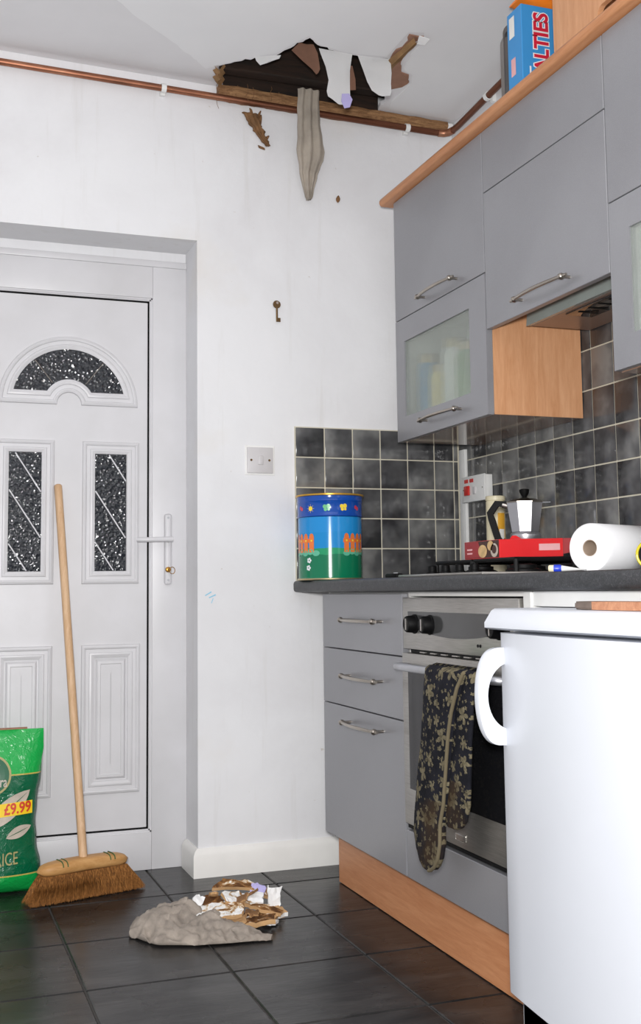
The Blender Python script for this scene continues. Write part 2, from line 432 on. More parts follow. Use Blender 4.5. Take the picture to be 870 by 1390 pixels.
def ring2(cx, cy, r0, r1, n=32):
    vs = []; fs = []
    for k in range(n):
        a = 2 * PI * k / n; vs += [(cx + r0 * math.cos(a), cy + r0 * math.sin(a)), (cx + r1 * math.cos(a), cy + r1 * math.sin(a))]
    for k in range(n):
        j = (k + 1) % n; fs.append((2 * k, 2 * k + 1, 2 * j + 1, 2 * j))
    return vs, fs
def merge2(*gs):
    V = []; F = []
    for vs, fs in gs:
        o = len(V); V += [(v[0], v[1]) for v in vs]; F += [tuple(i + o for i in f) for f in fs]
    return V, F

def zc(x, y): return 2.518 - 0.024 * x - 0.03 * y     # the old ceiling is not quite level

# ================================================================== SETTING
# ---- floor: dark slate tiles over a bed of grout
fl = tag(B('floor', -3.3, 0.06, -4.4, 0.30, -0.06, -0.004, 'floor_grout'), kind='structure')
XL = [0.06 - 0.0, -0.395, -0.73, -1.06, -1.395, -1.73, -2.06, -2.395, -2.73, -3.06]
YL = [0.30, 0.19, -0.165, -0.52, -0.875, -1.23, -1.585, -1.94, -2.295, -2.65, -3.0, -3.35, -3.7, -4.05]
cache = {}
for i in range(len(XL) - 1):
    for j in range(len(YL) - 1):
        x1, x0 = XL[i] - 0.0025, XL[i + 1] + 0.0025; y1, y0 = YL[j] - 0.0025, YL[j + 1] + 0.0025
        key = (round(x1 - x0, 4), round(y1 - y0, 4)); cx, cy = (x0 + x1) / 2, (y0 + y1) / 2
        if key not in cache:
            t = B('floor_tile', x0, x1, y0, y1, -0.012, 0.0, 'floor_tile', fl, 0.0025, 1); cache[key] = t.data
        else:
            t = bpy.data.objects.new('floor_tile', cache[key]); C.objects.link(t); t.parent = fl; t.location = Vector((cx, cy, -0.006)) - WLOC[fl]

# ---- back wall with the deep door opening
OPL, OPR, OPT = -1.695, -0.929, 2.008
bm = bm_new()
poly = [(-3.3, 0, -0.0), (OPL, 0, 0), (OPL, 0, OPT), (OPR, 0, OPT), (OPR, 0, 0), (0.0, 0, 0), (0.0, 0, 2.85), (-3.3, 0, 2.85)]
prism(bm, poly, (0, 0.28, 0))
wb = tag(obj('wall_back', bm, 'wall'), kind='structure')
wr = tag(B('wall_right', 0.0, 0.12, -4.2, 0.28, 0.0, 2.85, 'wall'), kind='structure')

# ---- glazed wall tiles, each one its own piece over a bed of grout
tcache = {}
def wtile(parent, axis, a0, a1, z0, z1):
    g = 0.0019; a0 += g; a1 -= g; z0 += g; z1 -= g
    if a1 - a0 < 0.006 or z1 - z0 < 0.006: return
    key = (axis, round(a1 - a0, 3), round(z1 - z0, 3))
    ctr = Vector(((a0 + a1) / 2, -0.005, (z0 + z1) / 2)) if axis == 'x' else Vector((-0.005, (a0 + a1) / 2, (z0 + z1) / 2))
    if key not in tcache:
        if axis == 'x': t = B('tile', a0, a1, -0.0085, -0.0015, z0, z1, 'wall_tile', parent, 0.0018, 2)
        else: t = B('tile', -0.0085, -0.0015, a0, a1, z0, z1, 'wall_tile', parent, 0.0018, 2)
        tcache[key] = t.data; ctr = None
    else:
        t = bpy.data.objects.new('tile', tcache[key]); C.objects.link(t); t.parent = parent; t.location = ctr - WLOC[parent]
    return t
ZB = [0.904, 1.009, 1.109, 1.209, 1.309, 1.409]
XB = [-0.602, -0.5, -0.4, -0.3, -0.2, -0.1, -0.027]
B('grout_bed', -0.603, -0.0005, -0.006, -0.0, 0.904, 1.4105, 'grout', wb)
for i in range(len(XB) - 1):
    for k in range(len(ZB) - 1): wtile(wb, 'x', XB[i], XB[i + 1], ZB[k], ZB[k + 1])
for k in range(len(ZB) - 1): wtile(wb, 'x', -0.027, -0.009, ZB[k], ZB[k + 1])
ZR = [0.904, 1.008, 1.110, 1.207, 1.307, 1.421, 1.535, 1.637, 1.742]
YR = [-0.104 * k for k in range(0, 21)]; YR[0] = -0.0095
B('grout_bed', -0.006, 0.0, -2.09, -0.0065, 0.904, 1.742, 'grout', wr)
for i in range(len(YR) - 1):
    for k in range(len(ZR) - 1):
        if k >= 5 and not (7 <= i <= 14): continue     # above this the wall units hide everything
        wtile(wr, 'y', YR[i + 1], YR[i], ZR[k], ZR[k + 1])

# ---- ceiling with the torn hole
def jag(pts, n=4, amp=0.008):
    out = []
    for a, b in zip(pts, pts[1:] + pts[:1]):
        for k in range(n):
            t = k / n; p = (a[0] + (b[0] - a[0]) * t, a[1] + (b[1] - a[1]) * t)
            out.append((p[0] + random.uniform(-amp, amp) * (k > 0), p[1] + random.uniform(-amp, amp) * (k > 0)))
    return out
hole = [(-0.888, -0.135), (-0.83, -0.19), (-0.777, -0.232), (-0.736, -0.262), (-0.702, -0.335), (-0.672, -0.395), (-0.625, -0.36), (-0.56, -0.345),
        (-0.501, -0.345), (-0.401, -0.362), (-0.36, -0.28), (-0.331, -0.19), (-0.30, -0.1), (-0.29, -0.012), (-0.55, -0.010), (-0.84, -0.010), (-0.866, -0.075)]
hole = jag(hole, 4, 0.006)
bm = bm_new()
outer = [(-3.3, -0.001), (-3.3, -4.2), (-0.001, -4.2), (-0.001, -0.001)]
def ring_edges(pts):
    vs = [bm.verts.new((p[0], p[1], zc(*p))) for p in pts]
    return [bm.edges.new((vs[i], vs[(i + 1) % len(vs)])) for i in range(len(vs))]
eds = ring_edges(outer) + ring_edges(hole)
bmesh.ops.triangle_fill(bm, edges=eds, use_beauty=True)
bm.normal_update()
g = bmesh.ops.extrude_face_region(bm, geom=list(bm.faces))
for v in [e for e in g['geom'] if isinstance(e, bmesh.types.BMVert)]: v.co.z += 0.013
ce = tag(obj('ceiling', bm, 'ceiling'), kind='structure')
# the paper skin, torn back along a ragged line
line = [(-1.62, -0.72), (-1.45, -0.56), (-1.294, -0.442), (-1.18, -0.33), (-1.06, -0.235), (-0.98, -0.16), (-0.925, -0.108)]
edge = []
for a, b in zip(line[:-1], line[1:]):
    for k in range(5):
        t = k / 5; edge.append((a[0] + (b[0] - a[0]) * t + random.uniform(-.004, .004), a[1] + (b[1] - a[1]) * t + random.uniform(-.004, .004)))
edge.append(line[-1])
hp = [(-0.905, -0.130), (-0.84, -0.20), (-0.785, -0.245), (-0.742, -0.278), (-0.712, -0.345), (-0.68, -0.41), (-0.63, -0.372), (-0.56, -0.357), (-0.501, -0.357), (-0.41, -0.375)]
pp = edge + hp + [(-0.405, -0.53), (-0.36, -0.545), (-0.34, -0.50), (-0.345, -0.42), (-0.325, -0.315), (-0.285, -0.295), (-0.265, -0.24), (-0.275, -0.10), (-0.26, -0.045), (-0.02, -0.045), (-0.003, -0.06), (-0.003, -2.6), (-1.62, -2.6)]
bm = bm_new(); prism(bm, [(p[0], p[1], zc(*p) - 0.0022) for p in pp], (0, 0, 0.0018)); obj('ceiling_paper', bm, 'ceiling_paper', ce)
# torn flaps hanging from the hole
def flap(name, top, prof, mat, parent, thick=0.0016, nseg=8):
    """top: two ceiling points (the crease); prof: list of (drop, y-shift, left-inset, right-inset)"""
    (xa, ya), (xb, yb) = top; bm = bm_new(); rows = []
    for d, dy, li, ri in prof:
        row = []
        for k in range(nseg + 1):
            t = k / nseg; xx = xa + li + (xb - ri - xa - li) * t; yy = ya + (yb - ya) * t + dy
            zz = zc(xx, yy) - 0.0026 - d + (noise.noise((xx * 40, d * 30, 1)) * 0.004 if d else 0)
            row.append(Vector((xx, yy + 0.004 * math.sin(t * PI) * (d > 0), zz)))
        rows.append(row)
    loft(bm, rows, False, False)
    r = bmesh.ops.solidify(bm, geom=list(bm.faces), thickness=thick)
    return obj(name, bm, mat, parent, True, 50)
flap('torn_flap', ((-0.628, -0.352), (-0.517, -0.352)), [(0, 0, 0, 0), (0.012, 0.007, 0.008, 0.0), (0.05, 0.012, 0.026, 0.004), (0.09, 0.014, 0.036, 0.004), (0.125, 0.016, 0.030, 0.003), (0.142, 0.016, 0.034, 0.002), (0.15, 0.017, 0.05, 0.012), (0.158, 0.018, 0.066, 0.028)], 'torn_white', ce)
flap('torn_flap', ((-0.499, -0.352), (-0.39, -0.366)), [(0, 0, 0, 0), (0.01, 0.006, 0.008, 0.0), (0.04, 0.01, 0.022, -0.004), (0.075, 0.012, 0.036, -0.002), (0.10, 0.014, 0.052, -0.004), (0.112, 0.015, 0.075, 0.0)], 'torn_white', ce)
flap('torn_flap', ((-0.80, -0.236), (-0.725, -0.272)), [(0, 0, 0, 0), (0.01, 0.005, 0.006, 0.004), (0.02, 0.008, 0.02, 0.03)], 'torn_white', ce)
flap('torn_flap', ((-0.712, -0.352), (-0.618, -0.362)), [(-0.004, 0.002, 0.02, 0.03), (0.012, 0.016, 0.0, 0.012), (0.034, 0.03, 0.04, 0.002), (0.05, 0.04, 0.075, -0.004), (0.062, 0.045, 0.09, 0.0)], 'brown_paper', ce)
flap('torn_flap', ((-0.537, -0.345), (-0.512, -0.345)), [(0.03, 0.006, 0.0, 0.0), (0.07, 0.012, 0.004, -0.012), (0.10, 0.02, 0.008, -0.016)], 'brown_paper', ce)
bm = bm_new(); prism(bm, [(-0.548, -0.338, 2.412), (-0.524, -0.338, 2.416), (-0.513, -0.338, 2.398), (-0.522, -0.338, 2.372), (-0.54, -0.338, 2.366), (-0.55, -0.338, 2.388)], (0, 0.002, 0)); obj('torn_scrap', bm, 'lavender', ce)
# bared brown board running from the right end of the hole
tear = [(-0.325, -0.175), (-0.345, -0.24), (-0.385, -0.33), (-0.40, -0.40), (-0.388, -0.47), (-0.398, -0.52), (-0.352, -0.525), (-0.365, -0.47), (-0.366, -0.415), (-0.35, -0.345), (-0.327, -0.30), (-0.296, -0.29), (-0.277, -0.25), (-0.285, -0.21)]
tj = jag(tear, 3, 0.005)
bm = bm_new(); prism(bm, [(p[0], p[1], zc(*p) - 0.0042) for p in tj], (0, 0, 0.0036)); obj('bared_board', bm, 'brown_paper', ce)
bm = bm_new()
rows = []
for k in range(9):
    t = k / 8; x = -0.385 + 0.02 * t; y = -0.30 - 0.215 * t
    wdt = 0.022 * (1 - 0.3 * t) + 0.006 * noise.noise((t * 7, 3, 1))
    rows.append([Vector((x - wdt, y, zc(x, y) - 0.006)), Vector((x - wdt * 0.3, y + 0.01, zc(x, y) - 0.016 - 0.006 * noise.noise((t * 9, 1, 1)))), Vector((x + wdt * 0.6, y, zc(x, y) - 0.010))])
loft(bm, rows, False, False); bmesh.ops.solidify(bm, geom=list(bm.faces), thickness=0.003); obj('curled_strip', bm, 'cardboard', ce)
bm = bm_new(); prism(bm, [(-0.372, -0.535, zc(-.37, -.53) - 0.010), (-0.335, -0.53, zc(-.33, -.53) - 0.012), (-0.338, -0.50, zc(-.33, -.5) - 0.016), (-0.362, -0.495, zc(-.36, -.5) - 0.014)], (0, 0, 0.002)); obj('torn_scrap', bm, 'torn_white', ce)
# left end: frayed plasterboard edge
bm = bm_new()
rows = []
for k in range(8):
    t = k / 7; x = -0.888 + 0.024 * t + 0.006 * math.sin(k * 2.1); y = -0.135 + 0.10 * t
    rows.append([Vector((x - 0.016, y, zc(x, y) - 0.002)), Vector((x, y, zc(x, y) - 0.013 - 0.004 * (k % 2))), Vector((x + 0.016, y, zc(x, y) + 0.010))])
loft(bm, rows, False, False); bmesh.ops.solidify(bm, geom=list(bm.faces), thickness=0.004); obj('frayed_edge', bm, 'cardboard', ce)
# the void above: boards and joists
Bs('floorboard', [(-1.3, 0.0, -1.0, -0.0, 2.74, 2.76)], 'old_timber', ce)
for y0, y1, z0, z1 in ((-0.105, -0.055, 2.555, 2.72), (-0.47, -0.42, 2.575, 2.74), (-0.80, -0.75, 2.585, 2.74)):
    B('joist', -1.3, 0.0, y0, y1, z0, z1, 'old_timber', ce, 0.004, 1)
B('dark_backing', -0.845, -0.292, -0.022, -0.0005, 2.518, 2.739, 'old_timber', ce)  # dark board added over the white wall so the hole looks black inside
for x0 in (-1.3, -0.0205): B('void_closure', x0, x0 + 0.02, -1.0, -0.0, 2.58, 2.74, 'old_timber', ce)  # unseen end boards added to stop light leaking into the void
bm = bm_new()
rows = []
for k in range(40):
    t = k / 39; x = -0.862 + 0.835 * t; a = 0.008 * noise.noise((t * 18, 0, 0)); b_ = 0.006 * noise.noise((t * 25, 5, 0))
    z = zc(x, 0)
    h = 0.034 if t > 0.55 else 0.046
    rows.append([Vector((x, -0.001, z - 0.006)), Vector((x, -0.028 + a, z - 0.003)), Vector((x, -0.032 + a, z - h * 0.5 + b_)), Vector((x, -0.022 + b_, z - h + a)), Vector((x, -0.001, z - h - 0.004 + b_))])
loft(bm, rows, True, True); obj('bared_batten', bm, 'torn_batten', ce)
bm = bm_new(); box(bm, -0.028, -0.006, -0.03, -0.001, 2.482, 2.513, 0.004); obj('plaster_lump', bm, 'plaster_white', ce, True)
# fibres trailing from the break
bm = bm_new()
for x, y, L in ((-0.868, -0.03, 0.09), (-0.80, -0.032, 0.05), (-0.745, -0.034, 0.06), (-0.655, -0.03, 0.04), (-0.69, -0.06, 0.05), (-0.77, -0.05, 0.06)):
    z = zc(x, y); tube(bm, [(x + 0.012 * noise.noise((k * .6, x * 9, 0)), y, z - L * k / 6) for k in range(7)], 0.0007, 4)
obj('loose_fibre', bm, 'wet_brown', ce)

# ---- baseboard
bm = bm_new()
prof = [(0, 0), (0.018, 0), (0.018, 0.066), (0.013, 0.078), (0.004, 0.086), (0, 0.086)]
path = [(-0.40, 0.0, 0, -1), (-0.929, 0.0, 0, -1)]
r1 = [Vector((-0.01, -p[0], p[1])) for p in prof]; r2 = [Vector((-0.929 - p[0], -p[0], p[1])) for p in prof]; r3 = [Vector((-0.929 - p[0], 0.146, p[1])) for p in prof]
loft(bm, [r1, r2, r3], True, True)
tag(obj('baseboard_back', bm, 'baseboard_paint', None, True, 30), kind='structure')

# ---- front door
D = thing('door_1', (-1.312, 0.19, 0.0), kind='structure')
FY = 0.152
bm = bm_new()
box(bm, -1.043, -0.929, FY, 0.235, 0.0, 1.976, 0.002); box(bm, -1.695, -1.581, FY, 0.235, 0.0, 1.976, 0.002)
box(bm, -1.581, -1.043, FY, 0.235, 1.846, 1.976, 0.002); box(bm, -1.581, -1.043, FY, 0.235, 0.0, 0.116, 0.002)
box(bm, -1.695, -0.929, FY - 0.006, 0.235, 1.952, 1.974, 0.003)
fr = obj('frame', bm, 'upvc', D, True)
Bs('head_strip', [(OPL + 0.0005, OPR - 0.0005, FY + 0.008, 0.235, 1.977, OPT - 0.0005)], 'wall', D)
bm = bm_new()    # glazing bead stepping in round the leaf
for d0, y in ((0.0, FY + 0.005), (0.004, FY + 0.009)):
    a, b_, c_, e = -1.581 + d0, -1.043 - d0, 0.116 + d0, 1.846 - d0; wdt = 0.0045
    box(bm, a, a + wdt, y, 0.2, c_, e); box(bm, b_ - wdt, b_, y, 0.2, c_, e); box(bm, a, b_, y, 0.2, e - wdt, e); box(bm, a, b_, y, 0.2, c_, c_ + wdt)
obj('bead', bm, 'upvc', fr)
bm = bm_new()
for a in ((-1.0572, -1.0516, 0.1245, 1.8375), (-1.5725, -1.567, 0.1245, 1.8375), (-1.567, -1.0572, 1.8318, 1.8375), (-1.567, -1.0572, 0.1245, 0.1298)): box(bm, a[0], a[1], 0.1685, 0.19, a[2], a[3])
obj('gap_strip', bm, 'dark_gap', D)  # near-black strips: the shade in the gap round the leaf, put into colour
LX0, LX1, LZ0, LZ1, LY = -1.567, -1.0572, 0.1300, 1.8316, 0.164
leaf = B('leaf', LX0, LX1, LY, 0.177, LZ0, LZ1, 'upvc', D, 0.0015, 1)
PROF = [(0.0, 0.0), (0.002, 0.006), (0.008, 0.0085), (0.012, 0.007), (0.014, 0.0035), (0.024, 0.0035), (0.026, 0.007), (0.031, 0.0085), (0.035, 0.007), (0.040, 0.005), (0.0405, 0.0)]
def rect_mould(name, x0, x1, z0, z1, prof, parent, flip=False):
    bm = bm_new(); rings = []
    for d, h in prof: rings.append([Vector((x0 + d, LY - h - 0.0003, z0 + d)), Vector((x1 - d, LY - h - 0.0003, z0 + d)), Vector((x1 - d, LY - h - 0.0003, z1 - d)), Vector((x0 + d, LY - h - 0.0003, z1 - d))])
    loft(bm, rings, False, True); return obj(name, bm, 'upvc', parent, True, 25)
def lead(name, x0, x1, z0, z1, y, parent, starts):
    for zs in starts:
        bm = bm_new(); a = Vector((x0, y, zs)); b_ = Vector((x1, y, zs - (x1 - x0) * 1.55))
        if a.z > z1: t = (a.z - z1) / (a.z - b_.z); a = a.lerp(b_, t)
        if b_.z < z0: t = (a.z - z0) / (a.z - b_.z); b_ = a.lerp(b_, t)
        tube(bm, [a, b_], 0.0023, 6); obj(name, bm, 'lead_glint', parent)
for sgn in (1, -1):
    X = lambda v: v if sgn == 1 else -2.624 - v
    o0, o1 = sorted((X(-1.268), X(-1.085))); g0, g1 = sorted((X(-1.228), X(-1.127)))
    rect_mould('moulding', o0, o1, 0.902, 1.361, PROF, leaf)
    pn = B('pane', g0, g1, LY - 0.0035, LY - 0.0004, 0.943, 1.320, 'pane', leaf)
    st = (1.385, 1.20, 1.035) if sgn == 1 else (1.345, 1.20, 1.03)
    lead('lead_strip', g0 + 0.002, g1 - 0.002, 0.945, 1.318, LY - 0.0036, leaf, st)
    q0, q1 = sorted((X(-1.267), X(-1.080)))
    rect_mould('moulding', q0, q1, 0.243, 0.709, PROF, leaf)
    PR2 = [(0.0, 0.0), (0.004, 0.004), (0.010, 0.005), (0.016, 0.004), (0.020, 0.002), (0.0205, 0.0)]
    rect_mould('raised_panel', q0 + 0.046, q1 - 0.046, 0.289, 0.663, [(0, 0), (0.006, 0.0055), (0.014, 0.006), (0.016, 0.004), (0.046, 0.004)], leaf)
# fanlight
FX, FZ = -1.312, 1.479
def fan(d, h, n=40):
    R, r, zb = 0.222 - d, 0.038 + d, 1.477 + d
    a0 = math.asin(max(-1, min(1, (zb - FZ) / R))); b0 = math.asin(max(-1, min(1, (zb - FZ) / r)))
    pts = [Vector((FX + R * math.cos(a0 + (PI - 2 * a0) * k / n), LY - h - 0.0003, FZ + R * math.sin(a0 + (PI - 2 * a0) * k / n))) for k in range(n + 1)]
    m = n // 2
    pts += [Vector((FX + r * math.cos(PI - b0 - (PI - 2 * b0) * k / m), LY - h - 0.0003, FZ + r * math.sin(PI - b0 - (PI - 2 * b0) * k / m))) for k in range(m + 1)]
    return pts
bm = bm_new(); loft(bm, [fan(d * 1.07, h) for d, h in PROF], False, True); obj('moulding', bm, 'upvc', leaf, True, 25)
bm = bm_new(); prism(bm, fan(0.042, 0.0002), (0, -0.0032, 0)); obj('pane', bm, 'pane', leaf)
for ang in (52, 128):
    bm = bm_new(); a = math.radians(ang); tube(bm, [(FX + r_ * math.cos(a), LY - 0.0036, FZ + r_ * math.sin(a)) for r_ in (0.086, 0.176)], 0.0016, 6); obj('lead_strip', bm, 'handle_nickel', leaf)
# lever handle and lock
bm = bm_new(); box(bm, -1.004, -0.980, FY - 0.010, FY - 0.0003, 0.897, 1.128, 0.009, 3); hp_ = obj('handle_plate', bm, 'upvc', D, True)
bm = bm_new(); tube(bm, [(-0.992, FY - 0.008, 1.044), (-0.992, FY - 0.03, 1.044)], 0.010, 12)
tube(bm, [(-0.982, FY - 0.035, 1.044), (-1.02, FY - 0.036, 1.043), (-1.06, FY - 0.036, 1.042), (-1.090, FY - 0.034, 1.042), (-1.096, FY - 0.028, 1.042)], lambda t: 0.0085 - 0.001 * t, 12)
obj('lever', bm, 'upvc', hp_, True)
bm = bm_new(); lathe(bm, [(0.009, 0), (0.009, 0.006), (0.006, 0.008)], (-0.993, FY - 0.0095, 0.946), (0, -1, 0), 14); obj('lock_barrel', bm, 'brass', hp_, True)
bm = bm_new(); tube(bm, [(-0.982 + 0.009 * math.cos(2 * PI * k / 16), FY - 0.024, 0.943 + 0.011 * math.sin(2 * PI * k / 16)) for k in range(17)], 0.0012, 6); tube(bm, [(-0.993, FY - 0.014, 0.946), (-0.991, FY - 0.026, 0.946)], 0.003, 6); obj('key_ring', bm, 'brass', hp_, True)
for z in (1.115, 0.912):
    bm = bm_new(); lathe(bm, [(0.004, 0), (0.0036, 0.001)], (-0.992, FY - 0.0101, z), (0, -1, 0), 10); obj('screw', bm, 'fridge_grey', hp_)

# ================================================================== FITTED KITCHEN
YS = [-0.19, -0.795, -1.398]
XF = -0.58
# ---- worktop
bm = bm_new()
pr_ = [(-0.001 - 0.0085, 0.868), (-0.604, 0.868)] + [(-0.604 - 0.010 * math.sin(a), 0.878 - 0.010 * math.cos(a)) for a in (0.5, 1.0, 1.57)] + [(-0.604 - 0.010 * math.cos(a), 0.894 + 0.010 * math.sin(a)) for a in (0.0, 0.6, 1.1, 1.57)] + [(-0.0095, 0.904)]
rings = [[Vector((p[0], y, p[1])) for p in pr_] for y in (-0.0105, -2.08)]
loft(bm, rings, True, True)
wt = tag(obj('worktop', bm, 'worktop', None, True, 35), 'long charcoal speckled laminate worktop running along the tiled wall', 'worktop')

def bow_handle(parent, x, y0, y1, z, out=0.030, r=0.0048):
    """bowed nickel bar on two round feet, lying along y in front of plane x"""
    bm = bm_new(); n = 14; L = y1 - y0; pts = []
    for k in range(n + 1):
        t = k / n; pts.append((x - out + 0.004 - 0.012 * math.sin(PI * t), y0 - 0.02 + (L + 0.04) * t, z))
    tube(bm, pts, lambda t: r * (0.8 + 0.25 * math.sin(PI * t)), 8)
    for y in (y0, y1): lathe(bm, [(0.0042, 0), (0.0042, out - 0.012), (0.0075, out - 0.008), (0.0085, out - 0.002), (0.006, out + 0.004), (0.002, out + 0.006)], (x - 0.0003, y, z), (-1, 0, 0), 12)
    return obj('handle', bm, 'handle_nickel', parent, True, 50)
def carcass(name, x0, x1, y0, y1, z0, z1, mat, parent, shelf=None, t=0.016, back=True, bottom=True):
    L = [(x0, x1, y0, y0 + t, z0, z1), (x0, x1, y1 - t, y1, z0, z1), (x0, x1, y0 + t, y1 - t, z1 - t, z1)]
    if bottom: L.append((x0, x1, y0 + t, y1 - t, z0, z0 + t))
    if back: L.append((x1 - 0.006, x1, y0 + t, y1 - t, z0 + t, z1 - t))
    if shelf: L.append((x0 + 0.01, x1 - 0.006, y0 + t, y1 - t, shelf, shelf + t))
    return Bs(name, L, mat, parent)

# ---- drawer unit left of the oven
du = thing('drawer_unit', (-0.3, (YS[0] + YS[1]) / 2, 0.149), 'grey three-drawer base unit between the white wall and the oven', 'cabinet')
carcass('body', -0.558, -0.03, YS[1] + 0.001, YS[0], 0.149, 0.8665, 'carcass_white', du)
for z0, z1, hz in ((0.7015, 0.862, 0.787), (0.5375, 0.6985, 0.627), (0.149, 0.5345, 0.495)):
    f = B('drawer', XF, -0.5605, YS[1] + 0.003, YS[0] - 0.002, z0, z1, 'cab', du, 0.0015, 1)
    bow_handle(f, XF, -0.655, -0.415, hz)
# ---- built-in oven
ov = thing('oven', (-0.3, (YS[1] + YS[2]) / 2, 0.27), 'built-in stainless steel electric oven with dark glass door', 'oven')
OY0, OY1 = YS[2] + 0.003, YS[1] - 0.003
Bs('housing', [(-0.555, -0.05, OY0 + 0.01, OY1 - 0.01, 0.272, 0.845)], 'black_iron', ov)
Bs('top_trim', [(-0.562, -0.55, OY0, OY1, 0.8555, 0.8665)], 'baseboard_paint', ov)
cp = B('control_panel', XF, -0.556, OY0, OY1, 0.722, 0.852, 'steel', ov, 0.002, 2)
bm = bm_new()   # curved dark glass inset
pts = [(-0.835, 0.817)] + [(-1.355, 0.817)] + [(-1.355 + 0.52 * k / 16, 0.787 - 0.030 * math.sin(PI * (0.08 + 0.84 * k / 16))) for k in range(17)]
prism(bm, [(XF - 0.0003, p[0], p[1]) for p in pts], (-0.002, 0, 0)); obj('display_glass', bm, 'panel_glass', cp)
for y in (-0.878, -0.968, -1.315):
    bm = bm_new(); lathe(bm, [(0.0245, 0), (0.0245, 0.003), (0.022, 0.005), (0.0205, 0.022), (0.018, 0.025)], (XF - 0.0026, y, 0.786), (-1, 0, 0), 24)
    k = obj('knob', bm, 'black_plastic', cp, True, 40)
    bm = bm_new(); box(bm, XF - 0.029, XF - 0.0263, y - 0.002, y + 0.002, 0.786 - 0.014, 0.786 + 0.014); obj('pointer', bm, 'chrome', k)
for k in range(2):
    bm = bm_new(); lathe(bm, [(0.004, 0), (0.003, 0.002)], (XF - 0.0003, -1.21 - 0.012 * k, 0.745), (-1, 0, 0), 8); obj('stud', bm, 'black_plastic', cp)
Bs('vent', [(-0.572, -0.556, OY0 + 0.004, OY1 - 0.03, 0.713, 0.7215)], 'black_iron', ov)
for k in range(7): y = -0.89 - k * 0.06; B('vent_slat', -0.5765, -0.572, y - 0.03, y, 0.7145, 0.7175, 'steel', ov)
dr = B('oven_door', XF - 0.004, -0.556, OY0, OY1, 0.285, 0.7115, 'steel', ov, 0.002, 2)
bm = bm_new(); box(bm, XF - 0.0062, XF - 0.0043, OY0 + 0.04, OY1 - 0.04, 0.375, 0.668, 0.0); obj('window', bm, 'oven_glass', dr)
bm = bm_new(); box(bm, XF - 0.0056, XF - 0.0043, -1.135, -1.085, 0.300, 0.315, 0.0015); obj('badge', bm, 'chrome', dr)
bm = bm_new(); tube(bm, [(XF - 0.005, -0.835, 0.678), (XF - 0.030, -0.838, 0.679), (XF - 0.041, -0.850, 0.680), (XF - 0.044, -0.90, 0.681), (XF - 0.046, -1.10, 0.682), (XF - 0.044, -1.30, 0.681), (XF - 0.041, -1.345, 0.680), (XF - 0.030, -1.357, 0.679), (XF - 0.005, -1.36, 0.678)], 0.010, 12)
obj('door_handle', bm, 'aluminium', dr, True)
Bs('bottom_trim', [(-0.575, -0.556, OY0, OY1, 0.2725, 0.2825)], 'black_iron', ov)
# ---- filler under the oven, plinth
of = thing('oven_base_panel', (-0.55, (YS[1] + YS[2]) / 2, 0.149), 'low grey panel under the oven, above the beech plinth', 'panel')
B('front', XF, -0.5605, OY0, OY1, 0.149, 0.2665, 'cab', of, 0.0015, 1)
Bs('support', [(-0.558, -0.06, OY0, OY0 + 0.016, 0.149, 0.2655), (-0.558, -0.06, OY1 - 0.016, OY1, 0.149, 0.2655), (-0.558, -0.06, OY0 + 0.016, OY1 - 0.016, 0.149, 0.165)], 'carcass_white', of)
pl = thing('plinth', (-0.54, -0.8, 0.0), 'beech-effect plinth along the floor beneath the grey base units', 'plinth')
B('plinth_board', -0.549, -0.533, -1.405, -0.222, 0.002, 0.146, 'plinth_beech', pl, 0.001, 1)
for x in (-0.48, -0.10):
    for y in (-0.26, -0.76, -1.36):
        bm = bm_new(); lathe(bm, [(0.025, 0), (0.025, 0.012), (0.014, 0.02), (0.014, 0.13), (0.028, 0.1365), (0.028, 0.1485)], (x, y, 0.0003), (0, 0, 1), 12); obj('leg', bm, 'black_plastic', pl, True)
# side panel right of the oven and a white rail added for the bright strip above the fridge
bm = bm_new(); box(bm, -0.575, -0.02, -1.436, -1.406, 0.001, 0.8665, 0.001, 1); tag(obj('end_panel', bm, 'carcass_white'), 'narrow white upright panel between the oven and the fridge', 'panel')
bm = bm_new(); box(bm, -0.57, -0.552, -2.06, -1.437, 0.8355, 0.8668, 0.001, 1); tag(obj('bright_gap_rail', bm, 'white_plastic'), 'white rail added under the worktop for the bright strip above the fridge', 'rail')

# ---- wall units
XW = -0.31
def wall_body(name, y0, y1, z0, z1, shelf=None, bottom=True, bz=None):
    pass
W1 = thing('wall_cabinet', (-0.16, -0.485, 1.345), 'grey wall cabinet with frosted lower door, nearest the white wall', 'cabinet', 'grey wall cabinets')
W2 = thing('wall_cabinet', (-0.16, -1.09, 1.578), 'shorter grey wall cabinet above the cooker hood', 'cabinet', 'grey wall cabinets')
W3 = thing('wall_cabinet', (-0.16, -1.69, 1.35), 'grey wall cabinet at the right edge of the photo, beyond the hood', 'cabinet', 'grey wall cabinets')
WY = [-0.178, -0.790, -1.376, -1.985]
ZT = 2.140
def unit_body(parent, y0, y1, z0, mid):
    carcass('body', -0.290, -0.011, y0 + 0.0022, y1, z0 + 0.004, ZT, 'carcass_white', parent, mid); B('side_panel', -0.2905, -0.0112, y0, y0 + 0.002, z0 + 0.0005, ZT, 'beech_vertical', parent)
unit_body(W1, WY[1] + 0.001, WY[0], 1.345, 1.735)
bm = bm_new(); box(bm, -0.2905, -0.0115, WY[1] + 0.002, WY[0] - 0.002, 1.3445, 1.3486); obj('underside', bm, 'underside_gloss', W1)
